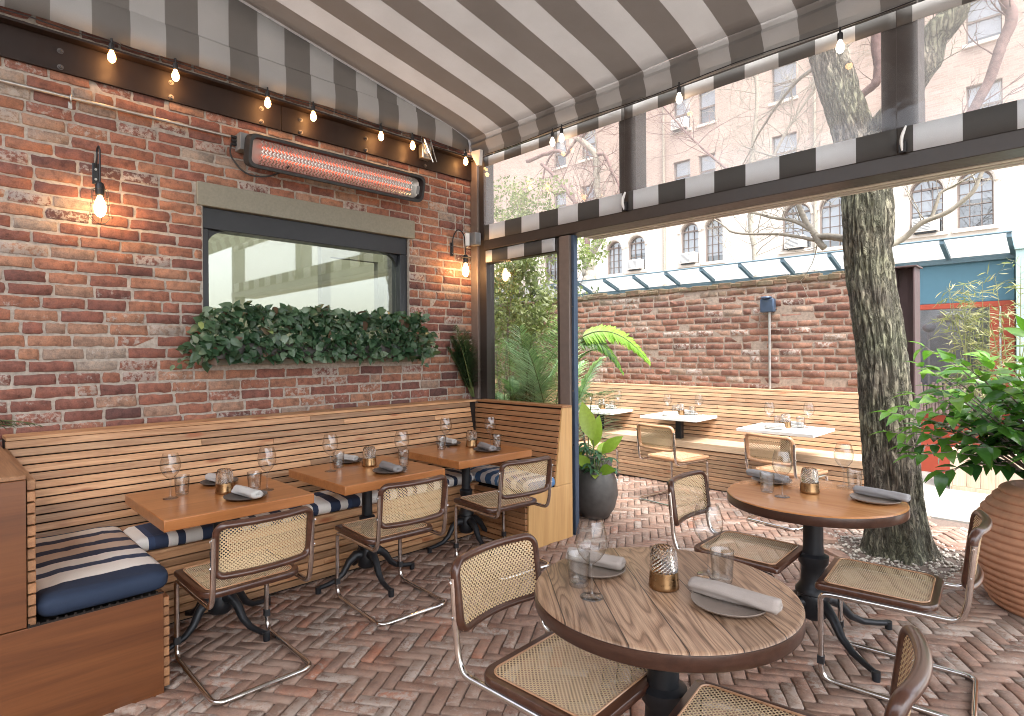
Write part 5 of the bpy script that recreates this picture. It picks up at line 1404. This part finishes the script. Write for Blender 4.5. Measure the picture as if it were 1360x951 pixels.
limb([(2.95, 1.4, 3.0), (2.6, 1.6, 3.2), (2.2, 1.8, 3.35), (1.8, 2.0, 3.6)], .016, .005, TW_, TR, twn=26, seed=9, tl=(.3, .8), tr=.004, yb=1)
limb([(2.8, 1.35, 3.9), (2.4, 1.7, 3.9), (2.0, 2.0, 3.7), (1.7, 2.2, 3.4)], .02, .005, TW_, TR, twn=26, seed=10, tl=(.3, .8), tr=.004, yb=1)

BT = thing('bare_tree', 'bare branching tree far behind the garden wall at the left of the opening', 'tree', (-3.95, 7, 0))
limb([(-3.95, 7, -.03), (-3.93, 7, 1.5), (-3.952, 7, 2.956), (-3.98, 7, 3.45), (-3.96, 7, 3.72)], .20, .12, TW_, BT, 'trunk')
limb([(-3.96, 7, 3.70), (-3.80, 7, 3.92), (-3.62, 7, 4.15), (-3.557, 7, 4.369), (-3.68, 7, 4.646), (-3.75, 7, 5.3), (-3.753, 7, 6.015), (-4.25, 7, 6.506)], .10, .07, TW_, BT, twn=22, seed=11, tl=(.5, 1.4), tr=.014)
limb([(-3.96, 7, 3.70), (-4.03, 7, 4.06), (-4.092, 7, 4.454), (-4.221, 7, 4.826), (-4.8, 7, 5.6), (-5.4, 7, 6.2)], .07, .04, 'reddish_bark', BT, twn=22, seed=12, tl=(.5, 1.4), tr=.014)
limb([(-5.905, 7, 6.366), (-4.955, 7, 6.406), (-4.641, 7, 6.231), (-4.25, 7, 6.506), (-3.753, 7, 6.015), (-3.714, 7, 5.577), (-3.919, 7, 5.224), (-4.11, 7, 4.894)], .05, .02, 'reddish_bark', BT, twn=22, seed=13, tl=(.5, 1.3), tr=.012)
limb([(-3.753, 7, 6.015), (-3.508, 7, 5.956), (-3.32, 7, 5.591), (-3.142, 7, 5.252), (-3.007, 7, 4.91)], .045, .02, 'reddish_bark', BT, twn=12, seed=14, tl=(.4, 1.2), tr=.011)
limb([(-4.25, 7, 6.506), (-3.555, 7, 6.919), (-2.949, 7, 7.07), (-1.9, 7.2, 7.5)], .06, .03, 'reddish_bark', BT, twn=14, seed=15, tl=(.5, 1.6), tr=.012)
limb([(-4.955, 7, 6.406), (-5.242, 7, 6.192), (-5.384, 7, 5.727), (-5.375, 7, 5.334)], .03, .012, 'reddish_bark', BT, twn=10, seed=16, tl=(.4, 1.2), tr=.010)
B2 = thing('bare_tree', 'slender bare tree with fine twigs in front of the brick apartment house', 'tree', (-1.2, 9.5, 0))
limb([(-1.2, 9.5, -.03), (-1.15, 9.5, 3.2), (-1.3, 9.5, 5.2), (-1.1, 9.5, 7.5), (-1.6, 9.5, 10)], .07, .035, TW_, B2, 'trunk', twn=40, seed=17, tl=(1.0, 2.4), tr=.014, yb=.8)
limb([(-1.2, 9.5, 5.0), (-.4, 9.5, 6.4), (.6, 9.5, 7.6), (1.5, 9.5, 8.6)], .035, .015, TW_, B2, twn=34, seed=18, tl=(.8, 2.2), tr=.012, yb=.8)
limb([(-1.2, 9.5, 5.2), (-2.3, 9.5, 6.3), (-3.2, 9.5, 7.4), (-3.9, 9.5, 8.4)], .035, .015, 'reddish_bark', B2, twn=34, seed=19, tl=(.8, 2.2), tr=.012, yb=.8)

# ------------------------------------------------------------------ storefront shed with canopy
SH = thing('storefront', 'blue and red painted storefront shed with a white panelled canopy behind the garden wall', 'storefront', (0, 5.0, 0))
def spart(name, mat, boxes, bev=.004, par=None):
    mb = MB()
    for b in boxes: mb.box(*b)
    return mb.build(name, mat, par or SH, world=True, bevel=bev)
spart('wall', 'blue_paint', [(-9, 2.60, 5.02, 5.2, 0, 2.60), (2.60, 3.665, 5.0, 5.2, 2.085, 2.60)])
spart('window_frame', 'red_paint', [(2.60, 3.665, 4.985, 5.15, 2.02, 2.083), (2.60, 2.68, 4.985, 5.15, .74, 2.018), (3.44, 3.53, 4.985, 5.15, .74, 2.018), (3.55, 3.665, 4.985, 5.15, .74, 2.018)])
spart('door_strip', 'white_plastic', [(3.531, 3.548, 4.98, 5.1, .74, 2.018)])
spart('base_panel', 'red_paint', [(2.60, 3.665, 4.98, 5.15, 0, .735)])
wo_ = MB(); wo_.box(2.682, 3.438, 5.05, 5.056, .742, 2.016); wo_.build('pane', 'far_glass', SH, world=True, smooth=False)
spart('inner_wall', 'plastic_film_grey', [(2.60, 3.66, 5.5, 5.52, 0, 2.3)])
spart('lamp_globe_stand', 'white_plastic', [(2.80, 2.825, 5.2, 5.22, .74, 1.78)])
mb = MB(); mb.sphere((2.81, 5.22, 1.80), .075, 14, 10, .8); mb.sphere((3.0, 5.30, 1.93), .13, 14, 10, .5); mb.build('inner_lamp', 'white_plastic', SH, world=True)
spart('gutter', 'steel_blue_rib', [(-9, 3.68, 4.95, 5.018, 2.56, 2.625)])
mb = MB(); vs = [(-9, 4.99, 2.655), (3.68, 4.99, 2.655), (3.68, 4.52, 2.80), (-9, 4.52, 2.80)]
mb.add(vs + [(a, b, c + .012) for a, b, c in vs], [(0, 1, 2, 3), (7, 6, 5, 4), (0, 4, 5, 1), (1, 5, 6, 2), (2, 6, 7, 3), (3, 7, 4, 0)]); mb.build('canopy_panel', 'canopy_panel_white', SH, world=True, smooth=False)
mb = MB(); mb.tube([(-9, 4.515, 2.80), (3.69, 4.515, 2.80)], .012, 6); mb.build('canopy_edge', 'steel_blue_rib', SH, world=True)
for x in [3.66 - .6 * k for k in range(15)]:
    mb = MB(); vs = [(x, 4.955, 2.60), (x, 4.955, 2.65), (x, 4.52, 2.795), (x, 4.52, 2.745)]
    mb.add([(a - .022, b, c) for a, b, c in vs] + [(a + .022, b, c) for a, b, c in vs], [(0, 1, 2, 3), (7, 6, 5, 4), (0, 4, 5, 1), (1, 5, 6, 2), (2, 6, 7, 3), (3, 7, 4, 0)])
    mb.build('canopy_rib', 'steel_blue_rib', SH, world=True)
o = MB(); o.box(3.70, 5.6, 4.7, 6.2, 0, 2.62); o.box(3.69, 5.62, 4.68, 6.22, 2.621, 2.66); o = o.build('teal_kiosk', 'teal_paint', bevel=.006); tag(o, 'pale teal painted kiosk wall at the right edge beyond the ficus', 'kiosk')
# reed screen along the sill
RS = MB(); rr = random.Random(91); x = 2.62
while x < 3.5:
    r_ = rr.uniform(.012, .022); h = 1.10 + rr.uniform(-.03, .03); RS.tube([(x, 4.88, .745), (x + rr.gauss(0, .004), 4.88, (h + .745) / 2), (x + rr.gauss(0, .006), 4.88, h)], [r_, r_, r_ * .9], 7, rr.random()); x += r_ * 1.9
RS.box(2.60, 3.5, 4.86, 4.90, .736, .745)
o = RS.build('reed_screen', 'reed_brown'); tag(o, 'brown bundled reed screen standing on the red storefront base', 'reed screen')
BB = thing('bamboo_plant', 'thin pale bamboo with narrow yellowing leaves in front of the red window', 'bamboo', (3.45, 4.25, .4))
rr = random.Random(93); mb = MB(); st = MB()
for k in range(13):
    x = rr.uniform(3.3, 3.8); p = Vector((x, rr.uniform(4.1, 4.35), .42)); top = Vector((x + rr.gauss(-.08, .2), p.y + rr.gauss(0, .08), rr.uniform(1.9, 2.55)))
    pts = [p, p.lerp(top, .4), p.lerp(top, .75), top, top + Vector((rr.gauss(0, .12), 0, -.05))]; st.tube(pts, [.006, .006, .004, .002, .001], 5)
    for j in range(26):
        u = rr.uniform(.35, 1); q = p.lerp(top, u) ; d0 = Vector((rr.gauss(0, 1), rr.gauss(0, .6), rr.gauss(.1, .4))).normalized(); e = q + d0 * rr.uniform(.05, .22); st.tube([q, (q + e) / 2 + Vector((0, 0, .02)), e], .0012, 3)
        for m_ in range(3): mb.leaf(e - d0 * .03 * m_, d0 + rdir(rr) * .7 + Vector((0, 0, -.3)), rdir(rr, .5), rr.uniform(.07, .14), .013, rr.random(), .3, .05)
mb.build('leaves', 'bamboo_leaf', BB, world=True, angle=180); st.build('canes', 'bamboo_leaf', BB, world=True)
WP = thing('wooden_planter', 'low pale board planter box on the pavement behind the ficus', 'planter', (3.7, 4.1, 0))
mb = MB(); x = 3.215
while x < 4.75: mb.box(x, x + .118, 4.04, 4.06, .045, .44, rr.random()); x += .12
mb.box(3.205, 4.80, 4.03, 4.061, .0, .042, .4); mb.box(3.195, 3.213, 4.03, 4.50, 0, .44, .6); mb.box(3.214, 4.80, 4.48, 4.50, 0, .44, .5); mb.build('boards', 'pale_board', WP, world=True, bevel=.002)
mb = MB(); mb.box(3.214, 4.79, 4.062, 4.478, .1, .41); mb.build('soil', 'soil', WP, world=True)

# ------------------------------------------------------------------ apartment house across the street
AB = thing('apartment_building', 'large apartment house with white arched lower storey and pink brick floors above', 'building', (0, 20, 0))
KX = lambda x: 4.35 + (x - 4.35) * 1.336
KZ = lambda z: 1.52 + (z - 1.52) * 1.336
arches = [(-8.507, -7.844, 4.375, 5.57), (-7.586, -6.871, 4.42, 5.63), (-5.509, -4.863, 4.405, 5.76), (-4.654, -4.046, 4.407, 5.77), (-2.225, -1.437, 4.46, 5.80), (-1.218, -.48, 4.40, 5.84), (.93, 1.637, 4.46, 5.85), (1.907, 2.607, 4.47, 5.86),
          (4.6, 5.3, 4.46, 5.85), (5.6, 6.3, 4.46, 5.85), (-11.6, -10.9, 4.4, 5.6), (-10.6, -9.95, 4.4, 5.6)]
arches = [(KX(a), KX(b), KZ(c), KZ(d)) for a, b, c, d in arches]
rects = []
for z0, z1 in ((6.86, 7.88), (8.88, 9.98), (10.9, 12.0), (12.9, 14.0)):
    for a, b in ((-11.1, -10.45), (-9.7, -9.0), (-5.77, -5.15), (-4.86, -4.28), (-2.52, -1.81), (.62, 1.28), (2.10, 2.78), (5.0, 5.7)):
        rects.append((KX(a), KX(b), KZ(z0), KZ(z1)))
def arch_pts(x0, x1, z0, z1, n=14):
    r = (x1 - x0) / 2; cx = (x0 + x1) / 2; zc = z1 - r
    return [(x0, z0), (x1, z0)] + [(cx + r * math.cos(PI * k / n), zc + r * math.sin(PI * k / n)) for k in range(n + 1)]
def pierced(name, mat, outer, holes, y, depth, parent):
    import bmesh
    bm = bmesh.new(); loops = []
    for P in [outer] + holes:
        vs = [bm.verts.new((x, y, z)) for x, z in P]; es = [bm.edges.new((vs[i], vs[(i + 1) % len(vs)])) for i in range(len(vs))]; loops.append((vs, es))
    bmesh.ops.triangle_fill(bm, use_beauty=True, use_dissolve=False, edges=[e for _, es in loops for e in es])
    for vs, es in loops[1:]:
        back = [bm.verts.new((v.co.x, y + depth, v.co.z)) for v in vs]
        for i in range(len(vs)): bm.faces.new((vs[i], vs[(i + 1) % len(vs)], back[(i + 1) % len(vs)], back[i]))
    bmesh.ops.recalc_face_normals(bm, faces=bm.faces)
    L = root_loc(parent)
    for v in bm.verts: v.co -= L
    me = bpy.data.meshes.new(name); bm.to_mesh(me); bm.free(); me.materials.append(M[mat])
    ob = bpy.data.objects.new(name, me); col.objects.link(ob); ob.parent = parent; return ob
ZB = KZ(6.62)
pierced('lower_wall', 'white_facade', [(-24, -.1), (14, -.1), (14, ZB), (-24, ZB)], [arch_pts(*a) for a in arches], 20, .28, AB)
pierced('upper_wall', 'pink_brick', [(-24, ZB + .15), (14, ZB + .15), (14, 19.5), (-24, 19.5)], [[(a, c), (b, c), (b, d), (a, d)] for a, b, c, d in rects], 20.03, .25, AB)
mb = MB(); mb.box(-24, 14, 19.88, 20.2, ZB, ZB + .149); mb.build('string_course', 'white_facade', AB, world=True)
mb = MB(); mb.box(-24, 14, 20.6, 21, -.1, 19.5); mb.box(-24, 14, 20, 21, 19.51, 19.9); mb.build('inner_core', 'box_grey', AB, world=True)
def wframe(P, y, wd, dp, nm_rows, nm_cols, bb, mat='grey_frame'):
    mb = MB(); n = len(P); cx = sum(p[0] for p in P) / n; x0, x1, z0, z1 = bb
    mb.tube([(x, y, z) for x, z in P], wd, 4, closed=True)
    for k in range(1, nm_cols): x = x0 + (x1 - x0) * k / nm_cols; mb.box(x - .012, x + .012, y - .02, y + .02, z0, z1 - (x1 - x0) * .18)
    for k in range(1, nm_rows): z = z0 + (z1 - z0) * k / nm_rows; mb.box(x0, x1, y - .02, y + .02, z - (.035 if k == nm_rows - 1 else .012), z + (.035 if k == nm_rows - 1 else .012))
    f = mb.build('window', mat, AB, world=True, smooth=False)
    mb = MB(); vs = [(x, y + .03, z) for x, z in P]; mb.add(vs, [tuple(range(n))]); mb.build('pane', 'far_glass', f, world=True, smooth=False)
    mb = MB(); mb.box(x0 - .1, x1 + .1, y + .12, y + .125, z0 + (z1 - z0) * rng.choice((0, .15, .35, .5)), z1 + .1, .5); mb.build('blind', 'pale_blind', f, world=True, smooth=False)
    return f
for a in arches:
    P = arch_pts(*a); wframe(P, 20.16, .06, .05, 5, 3, a)
    mb = MB(); Q = arch_pts(a[0] - .07, a[1] + .07, a[2], a[3] + .07)[2:]; mb.tube([(x, 19.985, z) for x, z in Q], .07, 6); mb.build('arch_moulding', 'white_facade', AB, world=True); mb = MB(); mb.box(a[0] - .12, a[1] + .12, 19.90, 19.998, a[2] - .14, a[2] - .02)
    mb.build('window_sill', 'white_facade', AB, world=True)
for a in rects:
    wframe([(a[0], a[2]), (a[1], a[2]), (a[1], a[3]), (a[0], a[3])], 20.17, .05, .05, 2, 1, a, 'grey_frame')
    mb = MB(); mb.box(a[0] - .08, a[1] + .08, 19.93, 20.028, a[2] - .12, a[2] - .005); mb.build('window_sill', 'white_facade', AB, world=True)
for x in (-9.6, -3.2, 5.8):
    mb = MB(); mb.tube([(x, 19.93, 0), (x, 19.93, 19.4)], .06, 8); mb.build('drainpipe', 'pale_bark', AB, world=True)
for z in (ZB - .5, ZB + .25):
    mb = MB(); mb.box(-24, 14, 19.94, 19.999 if z < ZB else 20.029, z, z + .09); mb.build('string_course', 'white_facade', AB, world=True)
ac_spots = [(arches[1], .98, 'second arched window from the left'), (arches[2], 1, 'third arched window from the left'), (arches[4], 1, 'arched window left of the tree trunk'), (arches[6], 1, 'arched window right of the tree trunk'), ((KX(-5.77), KX(-5.15), KZ(8.88), 0), .9, 'upper brick window seen through the middle bay')]
ac0 = None
for a, s_, l in ac_spots:
    cx = (a[0] + a[1]) / 2; lab = f'white window air conditioner in the {l}'
    if ac0 is None:
        ac0 = thing('air_conditioner', lab, 'air conditioner', (cx, 19.95, a[2]), 0, 'window air conditioners')
        mb = MB(); mb.box(-.36, .36, -.22, .2, .02, .47); mb.build('casing', 'ac_white', ac0, bevel=.02)
        mb = MB(); mb.box(-.32, .16, -.226, -.221, .06, .43); mb.build('grille', 'box_grey', ac0)
        mb = MB()
        for k in range(7): mb.box(-.32, .16, -.236, -.227, .08 + k * .05, .095 + k * .05)
        mb.build('louvre', 'ac_white', ac0)
        mb = MB(); mb.box(-.30, .30, -.16, .1, -.04, .015); mb.build('support', 'black_plastic', ac0)
    else: dup(ac0, (cx, 19.95, a[2]), 0, lab)
